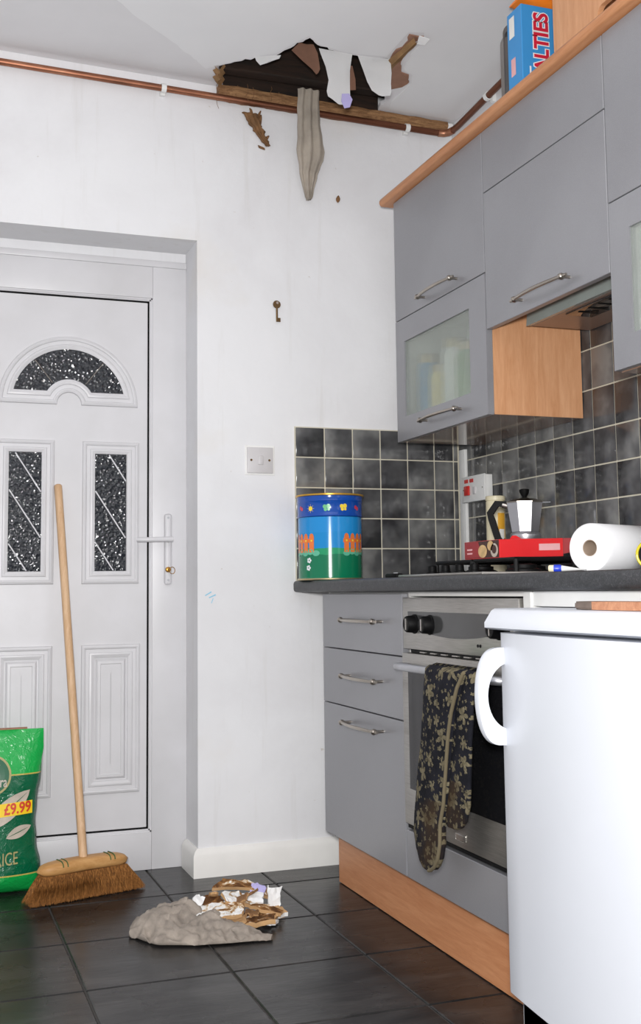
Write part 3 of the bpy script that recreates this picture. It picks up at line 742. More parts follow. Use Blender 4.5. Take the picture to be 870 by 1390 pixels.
def glass_door(parent, y0, y1, z0, z1, gy0, gy1, gz0, gz1, pane='frosted_glass'):
    bm = bm_new()
    # frame as a plate with an opening
    o = [(y0, z0), (y1, z0), (y1, z1), (y0, z1)]; i = [(gy0, gz0), (gy1, gz0), (gy1, gz1), (gy0, gz1)]
    rg = lambda pts, x: [Vector((x, p[0], p[1])) for p in pts]
    loft(bm, [rg(o, XW + 0.0185), rg(o, XW), rg(i, XW), rg(i, XW + 0.0185), rg(o, XW + 0.0185)], False, True)
    bmesh.ops.remove_doubles(bm, verts=bm.verts, dist=1e-5)
    d = obj('glass_door', bm, 'cab', parent)
    bm = bm_new(); box(bm, XW + 0.004, XW + 0.008, gy0 + 0.0003, gy1 - 0.0003, gz0 + 0.0003, gz1 - 0.0003); obj('pane', bm, pane, d)
    return d
def flap_door(parent, y0, y1, z0, z1): return B('flap_door', XW, XW + 0.0185, y0, y1, z0, z1, 'cab', parent, 0.0012, 1)
f = flap_door(W1, WY[1] + 0.002, WY[0], 1.740, 2.138); bow_handle(f, XW, -0.62, -0.40, 1.767, 0.026)
gd = glass_door(W1, WY[1] + 0.002, WY[0], 1.3445, 1.7365, -0.690, -0.243, 1.420, 1.662); bow_handle(gd, XW, -0.628, -0.40, 1.384, 0.026)
carcass('body', -0.290, -0.011, WY[2] + 0.001, WY[1] - 0.001, 1.66, ZT, 'beech_vertical', W2, 1.955)
flap_door(W2, WY[2] + 0.002, WY[1] - 0.002, 1.9635, 2.138)
f = flap_door(W2, WY[2] + 0.002, WY[1] - 0.002, 1.578, 1.9605); bow_handle(f, XW, -1.21, -0.985, 1.612, 0.026)
unit_body(W3, WY[3], WY[2] - 0.001, 1.35, 1.735)
bm = bm_new(); box(bm, -0.2905, -0.0115, WY[3] + 0.002, WY[2] - 0.002, 1.3495, 1.3536); obj('underside', bm, 'underside_gloss', W3)
f = flap_door(W3, WY[3], WY[2] - 0.002, 1.738, 2.138); bow_handle(f, XW, -1.80, -1.56, 1.767, 0.026)
gd = glass_door(W3, WY[3], WY[2] - 0.002, 1.352, 1.7345, -1.91, -1.452, 1.424, 1.660); bow_handle(gd, XW, -1.80, -1.56, 1.388, 0.026)
# ---- cooker hood
hd = thing('cooker_hood', (-0.11, -1.08, 1.586), 'slim cooker hood with glassy visor under the short wall cabinet', 'cooker hood')
HY0, HY1 = WY[2] + 0.004, WY[1] - 0.006
Bs('hood_body', [(-0.195, -0.012, HY0, -0.838, 1.589, 1.655)], 'steel', hd)
bm = bm_new()
prism(bm, [(-0.206, -0.836, 1.650), (-0.196, -0.836, 1.650), (-0.196, -0.836, 1.586), (-0.212, -0.836, 1.584)], (0, HY0 + 0.836, 0)); obj('visor', bm, 'hood_glass', hd)
B('underside_plate', -0.195, -0.013, HY0 + 0.001, -0.839, 1.5855, 1.5888, 'hood_bottom', hd)
bm = bm_new(); box(bm, -0.182, -0.10, -1.30, -0.985, 1.5815, 1.5853, 0.0016, 2); lens = obj('lamp_lens', bm, 'oven_glass', hd, True)
for k in range(6):
    bm = bm_new(); y = -1.03 - 0.045 * k; box(bm, -0.17, -0.112, y - 0.004, y + 0.004, 1.5802, 1.5813); obj('grille_bar', bm, 'black_iron', lens)
B('side_filler', -0.288, -0.012, -0.836, HY1, 1.640, 1.655, 'carcass_white', hd)
# ---- cornice
bm = bm_new()
cp_ = [(-0.290, 2.1415), (-0.330, 2.1415), (-0.336, 2.145), (-0.339, 2.152), (-0.339, 2.159), (-0.335, 2.166), (-0.328, 2.169), (-0.290, 2.169)]
loft(bm, [[Vector((p[0], y, p[1])) for p in cp_] for y in (-0.128, -2.0)], True, True)
tag(obj('cornice', bm, 'beech_along', None, True, 40), 'beech cornice rail running along the top of the wall cabinets', 'cornice')

# ---- fridge
FG = thing('fridge', (-0.37, -1.75, 0.0), 'white undercounter fridge with a curved loop handle at right', 'fridge')
FY0, FY1 = -2.02, -1.472
B('body', -0.640, -0.09, FY0, FY1, 0.022, 0.789, 'fridge_white', FG, 0.004, 2)
bm = bm_new()
lp = [(-0.085, 0.792), (-0.690, 0.792), (-0.700, 0.796), (-0.700, 0.806), (-0.684, 0.829), (-0.676, 0.8335), (-0.085, 0.8335)]
loft(bm, [[Vector((p[0], y, p[1])) for p in lp] for y in (FY0 - 0.002, FY1 + 0.004)], True, True)
obj('lid', bm, 'fridge_white', FG, True, 35)
# door, hinged on the right and slightly ajar
ha = math.radians(-2.6); hin = Vector((-0.648, FY0, 0))
def swing(p): p = Vector(p) - hin; return Vector((p.x * math.cos(ha) - p.y * math.sin(ha), p.x * math.sin(ha) + p.y * math.cos(ha), p.z)) + hin
bm = bm_new()
dp = [(-0.650, FY0), (-0.650, FY1 - 0.012), (-0.690, FY1 - 0.012), (-0.698, FY1 - 0.015), (-0.702, FY1 - 0.024)] + [(-0.7045 - 0.010 * math.sin(PI * k / 8), FY1 - 0.03 - (FY1 - FY0 - 0.06) * k / 8) for k in range(9)] + [(-0.702, FY0 + 0.012), (-0.695, FY0)]
loft(bm, [[swing((p[0], p[1], z)) for p in dp] for z in (0.105, 0.786)], True, True)
fd = obj('fridge_door', bm, 'fridge_white', FG, True, 30)
bm = bm_new()
for a in ((-0.6495, -0.6405, FY0 + 0.02, FY0 + 0.032, 0.12, 0.77), (-0.6495, -0.6405, FY1 - 0.035, FY1 - 0.022, 0.12, 0.77), (-0.6495, -0.6405, FY0 + 0.032, FY1 - 0.035, 0.755, 0.77), (-0.6495, -0.6405, FY0 + 0.032, FY1 - 0.035, 0.12, 0.135)): box(bm, *a)
for v in bm.verts:
    if v.co.x < -0.645: v.co = swing(v.co)
obj('gasket', bm, 'gasket', FG)
# loop handle at the free edge
bm = bm_new()
rings = []
hz0, hz1 = 0.586, 0.742
n = 26
for k in range(n + 1):
    t = k / n; a = PI * t; z = (hz0 + hz1) / 2 + (hz1 - hz0) / 2 * math.cos(a) * 1.0
    s = math.sin(a)
    outr = 0.058 * (s ** 0.6); wid = 0.008 + 0.002 * s
    inn = outr - (0.0195 + 0.018 * (1 - s))
    yc = FY1 - 0.034
    x_o = -0.704 - outr; x_i = min(-0.704 - inn, -0.690)
    dz = 0.016 * math.cos(a)
    rings.append([swing((x_o, yc - wid, z + dz)), swing((x_o - 0.003, yc, z + dz)), swing((x_o, yc + wid, z + dz)), swing((x_i, yc + wid, z - dz * 0.7)), swing((x_i + 0.002, yc, z - dz * 0.7)), swing((x_i, yc - wid, z - dz * 0.7))])
loft(bm, rings, True, True); obj('handle', bm, 'fridge_white', fd, True, 60)
B('toe_grille', -0.640, -0.62, FY0 + 0.002, FY1 - 0.002, 0.0235, 0.098, 'fridge_grey', FG)
for x in (-0.60, -0.13):
    for y in (FY0 + 0.05, FY1 - 0.05):
        bm = bm_new(); lathe(bm, [(0.018, 0), (0.018, 0.012), (0.012, 0.0225)], (x, y, 0.0003), (0, 0, 1), 12); obj('foot', bm, 'black_plastic', FG, True)

# ================================================================== PIPE, SWITCHES, TRUNKING
pp_ = thing('copper_pipe', (-1.0, -0.03, 2.48), 'copper pipe running under the ceiling along the white wall and corner', 'pipe')
zp = lambda x: 2.470 - 0.0235 * x
bm = bm_new(); r_ = 0.011
pts = [(x, -0.026, zp(x)) for x in (-3.2, -2.4, -1.6, -1.0, -0.5, -0.10)] + [(-0.055, -0.028, zp(-.05)), (-0.036, -0.036, zp(-.03)), (-0.028, -0.055, zp(-.03)), (-0.026, -0.10, zp(0) + 0.002), (-0.026, -0.6, zp(0) + 0.034), (-0.026, -2.0, zp(0) + 0.09)]
tube(bm, pts, r_, 14); obj('tube', bm, 'copper', pp_, True)
bm = bm_new(); tube(bm, [(-0.066, -0.0275, zp(-.05)), (-0.045, -0.031, zp(-.04)), (-0.033, -0.043, zp(-.03)), (-0.0275, -0.066, zp(-.03))], 0.0128, 14); obj('elbow', bm, 'copper', pp_, True)
def clip(p, along):
    bm = bm_new(); p = Vector(p); n = 18
    nx = Vector((0, 1, 0)) if along == 'x' else Vector((1, 0, 0)); t = Vector((1, 0, 0)) if along == 'x' else Vector((0, 1, 0))
    ring = []
    for k in range(n + 1):
        a = math.radians(-150 + 300 * k / n); 
        ring.append((math.cos(a), math.sin(a)))
    rows = []
    for s in (-0.008, 0.008):
        rows.append([p + t * s + (-nx * c + Vector((0, 0, 1)) * d) * 0.0145 for c, d in ring] + [p + t * s + (-nx * c + Vector((0, 0, 1)) * d) * 0.0116 for c, d in reversed(ring)])
    loft(bm, rows, True, True)
    e = p + nx * 0.019; s0, s1 = 0.008, 0.006
    if along == 'x': box(bm, p.x - s0, p.x + s0, p.y + 0.0125, -0.0003, p.z - 0.018, p.z + 0.018)
    else: box(bm, p.x + 0.0125, -0.0003, p.y - s0, p.y + s0, p.z - 0.018, p.z + 0.018)
    obj('pipe_clip', bm, 'white_plastic', pp_, True, 40)
clip((-1.045, -0.026, zp(-1.045)), 'x'); clip((-0.185, -0.026, zp(-0.185)), 'x'); clip((-0.026, -0.32, zp(0) + 0.016), 'y'); clip((-2.1, -0.026, zp(-2.1)), 'x')
B('wall_trunking', -0.026, -0.0003, -2.0, -0.35, 2.392, 2.417, 'white_plastic', None, 0.002)
o = bpy.data.objects['wall_trunking']; tag(o, 'thin white cable trunking on the side wall just below the copper pipe', 'trunking')

tk = thing('corner_trunking', (-0.02, -0.04, 0.905), 'upright white trunking in the tiled corner above the worktop', 'trunking')
B('channel', -0.020, -0.0088, -0.078, -0.034, 0.9045, 1.3440, 'white_plastic', tk, 0.002)
# light switch on the white wall
sw = thing('light_switch', (-0.7215, -0.004, 1.253), 'white square light switch on the bare wall left of the tiles', 'switch')
B('plate', -0.7655, -0.6785, -0.0085, -0.0003, 1.253, 1.337, 'switch_plastic', sw, 0.002)
B('surround', -0.772, -0.672, -0.0022, -0.0002, 1.2465, 1.3435, 'plaster_white', sw, 0.001, 1)
rk = B('rocker', -0.7300, -0.7130, -0.0122, -0.0080, 1.2800, 1.3100, 'switch_plastic', sw, 0.0016)
for x in (-0.7525, -0.6915):
    bm = bm_new(); lathe(bm, [(0.0040, 0), (0.0036, 0.0012), (0.0012, 0.0006)], (x, -0.0086, 1.295), (0, -1, 0), 10); obj('screw', bm, 'old_brass', sw)
# cooker switch on the tiles
cs = thing('cooker_switch', (-0.012, -0.17, 1.158), 'white cooker switch plate with red rocker on the side wall tiles', 'switch')
B('back_box', -0.034, -0.0090, -0.250, -0.093, 1.160, 1.242, 'white_plastic', cs, 0.002)
B('plate', -0.0405, -0.0338, -0.252, -0.091, 1.158, 1.244, 'white_plastic', cs, 0.002)
B('red_rocker', -0.047, -0.0402, -0.150, -0.117, 1.180, 1.212, 'red_plastic', cs, 0.002)
B('white_rocker', -0.045, -0.0402, -0.194, -0.176, 1.182, 1.206, 'switch_plastic', cs, 0.002)
for y in (-0.126, -0.163): B('neon', -0.0420, -0.0402, y - 0.013, y + 0.013, 1.222, 1.234, 'red_plastic', cs, 0.0005, 1)
for y in (-0.104, -0.238):
    bm = bm_new(); lathe(bm, [(0.003, 0), (0.0026, 0.001)], (-0.0405, y, 1.20), (-1, 0, 0), 8); obj('screw', bm, 'chrome', cs)
# key hanging on the wall
ky = thing('old_key', (-0.661, -0.005, 1.757), 'small old brown key hanging alone high on the white wall', 'key')
bm = bm_new(); lathe(bm, [(0.0125, -0.0025), (0.0135, 0), (0.0125, 0.0025)], (-0.661, -0.006, 1.815), (0, -1, 0), 20)
obj('bow', bm, 'old_brass', ky, True)
bm = bm_new(); tube(bm, [(-0.661, -0.006, 1.805), (-0.6605, -0.006, 1.757)], 0.0034, 8); obj('shank', bm, 'old_brass', ky, True)
bm = bm_new(); box(bm, -0.660, -0.649, -0.0075, -0.0045, 1.757, 1.770); obj('bit', bm, 'old_brass', ky)
bm = bm_new(); lathe(bm, [(0.0022, 0), (0.0022, 0.011), (0.0045, 0.0125)], (-0.661, -0.0003, 1.819), (0, -1, 0), 8); obj('nail', bm, 'chrome', ky)

# ---- cloth hanging out of the hole, debris on the wall
def sheet_loft(bm, secs, n=28, folds=5, amp=0.25, seed=0.0):
    """secs: (center, half width vector, half thickness vector)"""
    rings = []
    for k, (c, hw, ht) in enumerate(secs):
        c, hw, ht = Vector(c), Vector(hw), Vector(ht); ring = []
        for i in range(n):
            a = 2 * PI * i / n; u = math.cos(a); v = math.sin(a)
            f = 1 + amp * math.sin(folds * u * 2.2 + seed + k * 0.13) + 0.3 * amp * noise.noise((u * 4, k * 0.35, seed))
            ring.append(c + hw * u + ht * (v * (abs(v) ** -0.3 if abs(v) > 1e-3 else 0)) * f)
        rings.append(ring)
    loft(bm, rings, True, True)
bm = bm_new()
rows = [(2.545, -0.597, -0.520), (2.52, -0.598, -0.522), (2.48, -0.598, -0.520), (2.43, -0.599, -0.517), (2.38, -0.598, -0.508), (2.34, -0.597, -0.502), (2.31, -0.595, -0.503), (2.28, -0.589, -0.515), (2.26, -0.585, -0.526), (2.23, -0.578, -0.531), (2.20, -0.570, -0.535), (2.185, -0.566, -0.540), (2.176, -0.561, -0.546)]
R2 = []
for k in range(len(rows) - 1):
    for s in range(3):
        t = s / 3; R2.append(tuple(rows[k][i] * (1 - t) + rows[k + 1][i] * t for i in range(3)))
R2.append(rows[-1])
secs = []
for z, a, b_ in R2:
    yy = -0.055 if z > 2.44 else -0.040 - 0.015 * max(0, (z - 2.30) / 0.14)
    if z < 2.30: yy = -0.030 - 0.01 * max(0, (z - 2.17) / 0.13)
    a += 0.004 * noise.noise((z * 22, 0, 0)); b_ += 0.005 * noise.noise((z * 22, 7, 0))
    secs.append((((a + b_) / 2, yy, z), ((b_ - a) / 2, 0, 0), (0, 0.011, 0)))
sheet_loft(bm, secs, 56, 4, 0.55, 0.8)
tag(obj('hanging_rag', bm, 'hanging_cloth', None, True, 80), 'dirty grey rag dangling out of the ceiling hole against the wall', 'rag')
bm = bm_new()
path = [(-0.752, 2.455), (-0.742, 2.44), (-0.735, 2.42), (-0.722, 2.405), (-0.714, 2.385), (-0.702, 2.37), (-0.690, 2.352)]
secs = []
for k in range(len(path) * 3 - 2):
    i, t = divmod(k, 3); t /= 3; a = path[i]; b_ = path[min(i + 1, len(path) - 1)]; x = a[0] * (1 - t) + b_[0] * t; z = a[1] * (1 - t) + b_[1] * t
    u = k / (len(path) * 3 - 3); wdt = 0.026 * (1 - 0.75 * u) + 0.009 * noise.noise((k * .55, 4, 0)) + 0.002
    secs.append(((x + 0.006 * noise.noise((k * .5, 1, 0)), -0.0135, z), (max(.004, wdt), 0, 0.008 * noise.noise((k * .4, 9, 2))), (0, 0.009, 0)))
sheet_loft(bm, secs, 20, 4, 0.45, 2.0)
db = thing('wall_debris', (-0.72, -0.01, 2.345), 'lump of brown wet debris stuck to the wall left of the hanging rag', 'debris')
obj('lump', bm, 'wet_brown', db, True, 80)
bm = bm_new(); prism(bm, [(-0.722, -0.003, 2.352), (-0.700, -0.003, 2.345), (-0.698, -0.003, 2.339), (-0.718, -0.003, 2.344)], (0, -0.006, 0)); obj('flake', bm, 'wet_brown', db)
for k, (x, z, dx, dz) in enumerate(((-0.745, 2.456, -0.006, 0.018), (-0.725, 2.440, 0.012, 0.03), (-0.716, 2.43, 0.004, 0.026), (-0.695, 2.375, 0.01, 0.012))):
    bm = bm_new(); tube(bm, [(x, -0.010, z), (x + dx * .5, -0.014, z + dz * .6), (x + dx, -0.010, z + dz)], lambda t: 0.006 * (1 - 0.6 * t), 6); obj('shred', bm, 'wet_brown', db, True)
bm = bm_new(); lathe(bm, [(0.001, -0.012), (0.006, -0.006), (0.0075, 0.002), (0.004, 0.010), (0.001, 0.014)], (-0.439, -0.006, 2.197), (0.1, 0, 1), 10)
tag(obj('dirt_fleck', bm, 'wet_brown', None, True), 'tiny brown fleck of dirt on the wall right of the rag', 'debris')

# ================================================================== ON TOP OF THE WALL UNITS
# cereal box
cb = thing('cereal_box', (-0.15, -0.885, 2.1405), 'blue cereal box with red lettering standing on the wall cabinets', 'box')
CX0, CX1, CY0, CY1, CZ0, CZ1 = -0.252, -0.052, -0.927, -0.850, 2.1405, 2.456
B('carton', CX0, CX1, CY0, CY1, CZ0, CZ1, 'blue_card', cb, 0.0015, 1)
g1 = text_geo('MALTIES', 0.078, 0.0062); g0 = text_geo('MALTIES', 0.078, 0.0025); tw = max(v.x for v in g0[0]) - min(v.x for v in g0[0])
# lettering runs up the front, its tops towards the left
fn = lambda d: (lambda u, v: (-0.190 - v * 0.80, CY0 - d, 2.330 + u * 0.212 / tw))
decal('lettering_outline', g1, fn(0.0006), 'letter_white', cb)
decal('lettering', g0, fn(0.0012), 'letter_red', cb)
decal('print_dot', disc2(0, 0, 0.006), lambda u, v: (-0.228 + u, CY0 - 0.0006, 2.205 + v), 'letter_white', cb)
decal('print_strip', poly2([(-0.0025, 0), (0.0025, 0), (0.0025, 0.065), (-0.0025, 0.065)]), lambda u, v: (-0.228 + u, CY0 - 0.0006, 2.216 + v), 'letter_white', cb)
decal('side_print', poly2([(-0.014, 0), (0.014, 0), (0.014, 0.06), (-0.014, 0.06)]), lambda u, v: (CX0 - 0.0006, -0.876 + u, 2.38 + v), 'label_white', cb)
decal('side_print', poly2([(-0.012, 0), (0.012, 0), (0.012, 0.05), (-0.012, 0.05)]), lambda u, v: (CX0 - 0.0006, -0.880 + u, 2.27 + v), 'pink_label', cb)
bm = bm_new()
secs = [((-0.245 + 0.19 * k / 12, -0.885, 2.459 + 0.024), (0, 0.034, 0), (0, 0, 0.022 * min(1, 0.15 + 3.2 * min(k, 12 - k) / 12))) for k in range(13)]
rings = []
for c, hw, ht in secs:
    c, hw, ht = Vector(c), Vector(hw), Vector(ht)
    rings.append([c + hw * math.cos(2 * PI * i / 20) + ht * math.sin(2 * PI * i / 20) for i in range(20)])
loft(bm, rings, True, True)
tag(obj('snack_packet', bm, 'orange_wrap', None, True, 60), 'orange packet lying on top of the blue cereal box', 'packet')
# grey tray leaning behind the box
bm = bm_new()
pts = []
tx0, tx1, tz0, tz1 = -0.205, -0.035, 2.1425, 2.50
cr = 0.035
for cx, cz, a0 in ((tx1 - cr, tz1 - cr, 0), (tx0 + cr, tz1 - cr, 90), (tx0 + cr, tz0 + cr, 180), (tx1 - cr, tz0 + cr, 270)):
    for k in range(7): a = math.radians(a0 + 15 * k); pts.append((cx + cr * math.cos(a), cz + cr * math.sin(a)))
cxm, czm = (tx0 + tx1) / 2, (tz0 + tz1) / 2
rg = lambda s, y: [Vector((cxm + (p[0] - cxm) * s, y, czm + (p[1] - czm) * s)) for p in pts]
loft(bm, [rg(1.0, -0.742), rg(1.0, -0.745), rg(0.93, -0.742), rg(0.88, -0.712), rg(0.0, -0.712)], False, True)
loft(bm, [rg(0.0, -0.709), rg(0.885, -0.709), rg(0.94, -0.739), rg(1.0, -0.742)], False, True)
bmesh.ops.remove_doubles(bm, verts=bm.verts, dist=1e-5)
tag(obj('baking_tray', bm, 'tray_metal', None, True, 40), 'grey metal baking tray standing on edge behind the blue cereal box', 'tray')
bx = thing('plastic_tub', (-0.262, -0.80, 2.1405), 'small white tub with blue lid beside the blue cereal box', 'tub')
bm = bm_new(); lathe(bm, [(0.026, 0), (0.029, 0.045)], (-0.262, -0.812, 2.1405), (0, 0, 1), 20); obj('pot', bm, 'white_plastic', bx, True)
bm = bm_new(); lathe(bm, [(0.0295, 0), (0.0295, 0.008), (0.027, 0.010)], (-0.262, -0.812, 2.1862), (0, 0, 1), 20); obj('lid', bm, 'blue_plastic', bx, True)
# beech crate panel with hand-hole
cr_ = thing('wooden_crate', (-0.15, -1.45, 2.1405), 'beech wooden crate with a hand hole on top of the wall cabinets', 'crate')
bm = bm_new(); y0, y1, z0, z1 = -1.95, -1.078, 2.1405, 2.50
hy, hz_, hr, hl = -1.33, 2.245, 0.020, 0.035
hpts = [(hy + hl + hr * math.cos(math.radians(a)), hz_ + hr * math.sin(math.radians(a))) for a in range(-90, 91, 18)] + [(hy - hl + hr * math.cos(math.radians(a)), hz_ + hr * math.sin(math.radians(a))) for a in range(90, 271, 18)]
def plate_with_hole(bm, outer, inner, x, th):
    vo = [bm.verts.new((x, p[0], p[1])) for p in outer]; vi = [bm.verts.new((x, p[0], p[1])) for p in inner]
    es = [bm.edges.new((vo[i], vo[(i + 1) % len(vo)])) for i in range(len(vo))] + [bm.edges.new((vi[i], vi[(i + 1) % len(vi)])) for i in range(len(vi))]
    bmesh.ops.triangle_fill(bm, edges=es, use_beauty=True)
    g = bmesh.ops.extrude_face_region(bm, geom=list(bm.faces))
    for v in [e for e in g['geom'] if isinstance(e, bmesh.types.BMVert)]: v.co.x += th
plate_with_hole(bm, [(y0, z0), (y1, z0), (y1, z1), (y0, z1)], hpts, -0.248, 0.014)
obj('front_panel', bm, 'beech_vertical', cr_)
Bs('crate_shell', [(-0.2335, -0.05, y1 - 0.014, y1, z0, z1), (-0.2335, -0.05, y0, y0 + 0.014, z0, z1), (-0.064, -0.05, y0 + 0.014, y1 - 0.014, z0, z1), (-0.2335, -0.064, y0 + 0.014, y1 - 0.014, z0, z0 + 0.01)], 'beech_vertical', cr_)

# ================================================================== ON THE WORKTOP
ZW = 0.9045
# ---- decorated tin
TC = Vector((-0.527, -0.122, ZW)); TR = 0.104; TH = 0.268
tn = thing('tin_bucket', TC, 'tall blue and green printed tin at the left end of the worktop', 'tin')
zbands('tin_print', [(0.0, lin((12, 118, 82))), (0.478, lin((36, 152, 104))), (0.498, lin((22, 138, 206))), (0.55, lin((32, 142, 212)))], 0.14, 0, 0.012, 18)
bm = bm_new(); lathe(bm, [(TR - 0.004, 0.0), (TR - 0.001, 0.004), (TR - 0.001, 0.006), (TR - 0.003, 0.008), (TR - 0.003, 0.196)], TC, (0, 0, 1), 48)
obj('body', bm, 'tin_print', tn, True, 40, origin=TC + Vector((0, 0, 0.098)))
bm = bm_new(); lathe(bm, [(TR - 0.003, 0.1965), (TR + 0.001, 0.199), (TR - 0.001, 0.203), (TR - 0.001, 0.243), (TR + 0.001, 0.246), (TR - 0.0005, 0.250), (TR + 0.001, 0.262)], TC, (0, 0, 1), 48); obj('upper_band', bm, 'tin_blue', tn, True, 40)
bm = bm_new(); rings = []
lathe(bm, [(TR + 0.001, 0.2622), (TR + 0.0055, 0.2635), (TR + 0.0055, 0.2675), (TR + 0.001, 0.269), (TR - 0.002, 0.267)], TC, (0, 0, 1), 48); obj('rim', bm, 'gold_trim', tn, True, 50)
bm = bm_new(); lathe(bm, [(TR, 0.0002), (TR + 0.0012, 0.002), (TR + 0.0005, 0.0055)], TC, (0, 0, 1), 48); obj('base_rim', bm, 'tin_metal', tn, True)
# print, u in metres round the tin from the side facing the camera
va = math.atan2(CAM.y - TC.y, CAM.x - TC.x)
def wrap(rr): return lambda u, v: (TC.x + rr * math.cos(va + u / TR), TC.y + rr * math.sin(va + u / TR), TC.z + v)
WB, WU = wrap(TR - 0.0022), wrap(TR - 0.0003)
def picket(u): return poly2([(u - .009, .086), (u + .009, .086), (u + .009, .134), (u + .006, .142), (u, .145), (u - .006, .142), (u - .009, .134)])
for base in (-0.135, 0.055):
    decal('print_fence', merge2(*[picket(base + .024 * k) for k in range(4)], *[poly2([(base - .012 + .015 * k, .116), (base + .003 + .015 * k, .116), (base + .003 + .015 * k, .128), (base - .012 + .015 * k, .128)]) for k in range(6)]), WB, 'print_orange', tn)
    decal('print_dots', merge2(*[disc2(base + .024 * k, .122, .0032, 10) for k in range(4)]), wrap(TR - 0.0018), 'print_yellow', tn)
    decal('print_bush', merge2(*[disc2(base + .022 * k, .083 + .004 * (k % 2), .013, 12, .009) for k in range(5)]), wrap(TR - 0.0024), 'print_bush', tn)
def fl2(u, v, r=.004): return merge2(*[disc2(u + r * 1.1 * math.cos(a * 1.2566), v + r * 1.1 * math.sin(a * 1.2566), r * .75, 8) for a in range(5)])
for uu, vv in ((-.073, .061), (-.076, .038)): decal('print_daisy', fl2(uu, vv, .005), WB, 'print_white', tn)
def sun(u, v):
    gs = [disc2(u, v, .0075, 14)]
    for k in range(8):
        a = k * PI / 4; gs.append(poly2([(u + .0095 * math.cos(a) - .0008 * math.sin(a), v + .0095 * math.sin(a) + .0008 * math.cos(a)), (u + .014 * math.cos(a), v + .014 * math.sin(a)), (u + .0095 * math.cos(a) + .0008 * math.sin(a), v + .0095 * math.sin(a) - .0008 * math.cos(a))]))
    return merge2(*gs)
def fly(u, v, s=1): return merge2(disc2(u - .005 * s, v + .003, .006 * s, 10), disc2(u + .005 * s, v + .004, .0065 * s, 10), disc2(u - .003 * s, v - .006, .005 * s, 10), disc2(u + .006 * s, v - .006, .004 * s, 10))
decal('print_sun', sun(-.064, .222), WU, 'print_yellow', tn); decal('print_sun', sun(.20, .222), WU, 'print_yellow', tn)
decal('print_leaf', fly(-.010, .224, 1.1), WU, 'print_green', tn)
decal('print_butterfly', fly(.044, .225, 1.1), WU, 'print_yellow', tn)
decal('print_cherry', merge2(disc2(.093, .226, .006), disc2(.101, .222, .006)), WU, 'print_red', tn)
decal('print_cherry', merge2(disc2(-.112, .226, .006), disc2(-.104, .222, .006)), WU, 'print_red', tn)

# ---- gas hob
hb = thing('gas_hob', (-0.31, -1.09, ZW), 'black gas hob with pan supports set in the worktop above the oven', 'hob')
B('hob_plate', -0.52, -0.07, -1.125, -0.635, ZW, 0.9125, 'steel', hb, 0.003, 2)
for bx_, by in ((-0.335, -0.77), (-0.335, -0.995), (-0.175, -0.77), (-0.175, -0.995)):
    bm = bm_new(); lathe(bm, [(0.045, 0), (0.045, 0.006), (0.034, 0.010), (0.034, 0.018), (0.02, 0.021)], (bx_, by, 0.9128), (0, 0, 1), 20); obj('burner', bm, 'black_iron', hb, True)
for by in (-0.77, -0.995):
    bm = bm_new()
    x0, x1, y0, y1, zt_ = -0.415, -0.095, by - 0.105, by + 0.105, 0.943
    for a, b_ in (((x0, y0), (x1, y0)), ((x1, y0), (x1, y1)), ((x1, y1), (x0, y1)), ((x0, y1), (x0, y0)), ((x0, by), (x1, by)), ((-0.335, y0), (-0.335, by - 0.04)), ((-0.335, by + 0.04), (-0.335, y1)), ((-0.175, y0), (-0.175, by - 0.04)), ((-0.175, by + 0.04), (-0.175, y1))):
        tube(bm, [(a[0], a[1], zt_), (b_[0], b_[1], zt_)], 0.0055, 6)
    for x in (x0, -0.255, x1):
        for y in (y0, y1): tube(bm, [(x, y, 0.9128), (x, y, zt_)], 0.006, 6)
    obj('pan_support', bm, 'black_iron', hb)
for k in range(4):
    bm = bm_new(); lathe(bm, [(0.015, 0), (0.015, 0.004), (0.012, 0.006), (0.011, 0.020), (0.009, 0.022)], (-0.475, -0.76 - 0.08 * k, 0.9128), (0, 0, 1), 16); obj('control_knob', bm, 'black_plastic', hb, True)
# ---- red biscuit box on the hob
bb = thing('biscuit_box', (-0.28, -0.85, 0.9495), 'flat red biscuit box lying on the hob in front of the coffee pot', 'box')
QX0, QX1, QY0, QY1, QZ0, QZ1 = -0.376, -0.190, -0.950, -0.757, 0.9495, 0.9965
tl = math.radians(1.2)
def tilt(p): p = Vector(p); dx = p.x - QX0; return Vector((p.x, p.y, p.z + math.sin(tl) * dx))
bm = bm_new(); box(bm, QX0, QX1, QY0, QY1, QZ0, QZ1, 0.001, 1)
for v in bm.verts: v.co = tilt(v.co)
obj('carton', bm, 'red_card', bb)
def on_side(u, v): return tilt((QX0 - 0.0007, u, v))
def on_front(u, v): return tilt((u, QY0 - 0.0007, v))
decal('picture_panel', poly2([(QY0 + .002, QZ0 + .002), (QY1 - .002, QZ0 + .002), (QY1 - .002, QZ1 - .001), (QY0 + .002, QZ1 - .001)]), on_side, 'chocolate', bb)
decal('red_print', poly2([(QY1 - .105, QZ0 + .003), (QY1 - .003, QZ0 + .003), (QY1 - .003, QZ1 - .002), (QY1 - .08, QZ1 - .002)]), lambda u, v: on_side(u, v) - Vector((.0005, 0, 0)), 'shaded_red_card', bb)
decal('biscuit_print', merge2(disc2(-.862, .969, .024, 18, .017), disc2(-.905, .982, .017, 16, .013)), lambda u, v: on_side(u, v) - Vector((.001, 0, 0)), 'biscuit', bb)
decal('biscuit_print', merge2(disc2(-.925, .970, .020, 18, .018)), lambda u, v: on_side(u, v) - Vector((.001, 0, 0)), 'leaf_print', bb)
decal('biscuit_print', merge2(disc2(-.925, .972, .012, 14, .011)), lambda u, v: on_side(u, v) - Vector((.0015, 0, 0)), 'chocolate', bb)
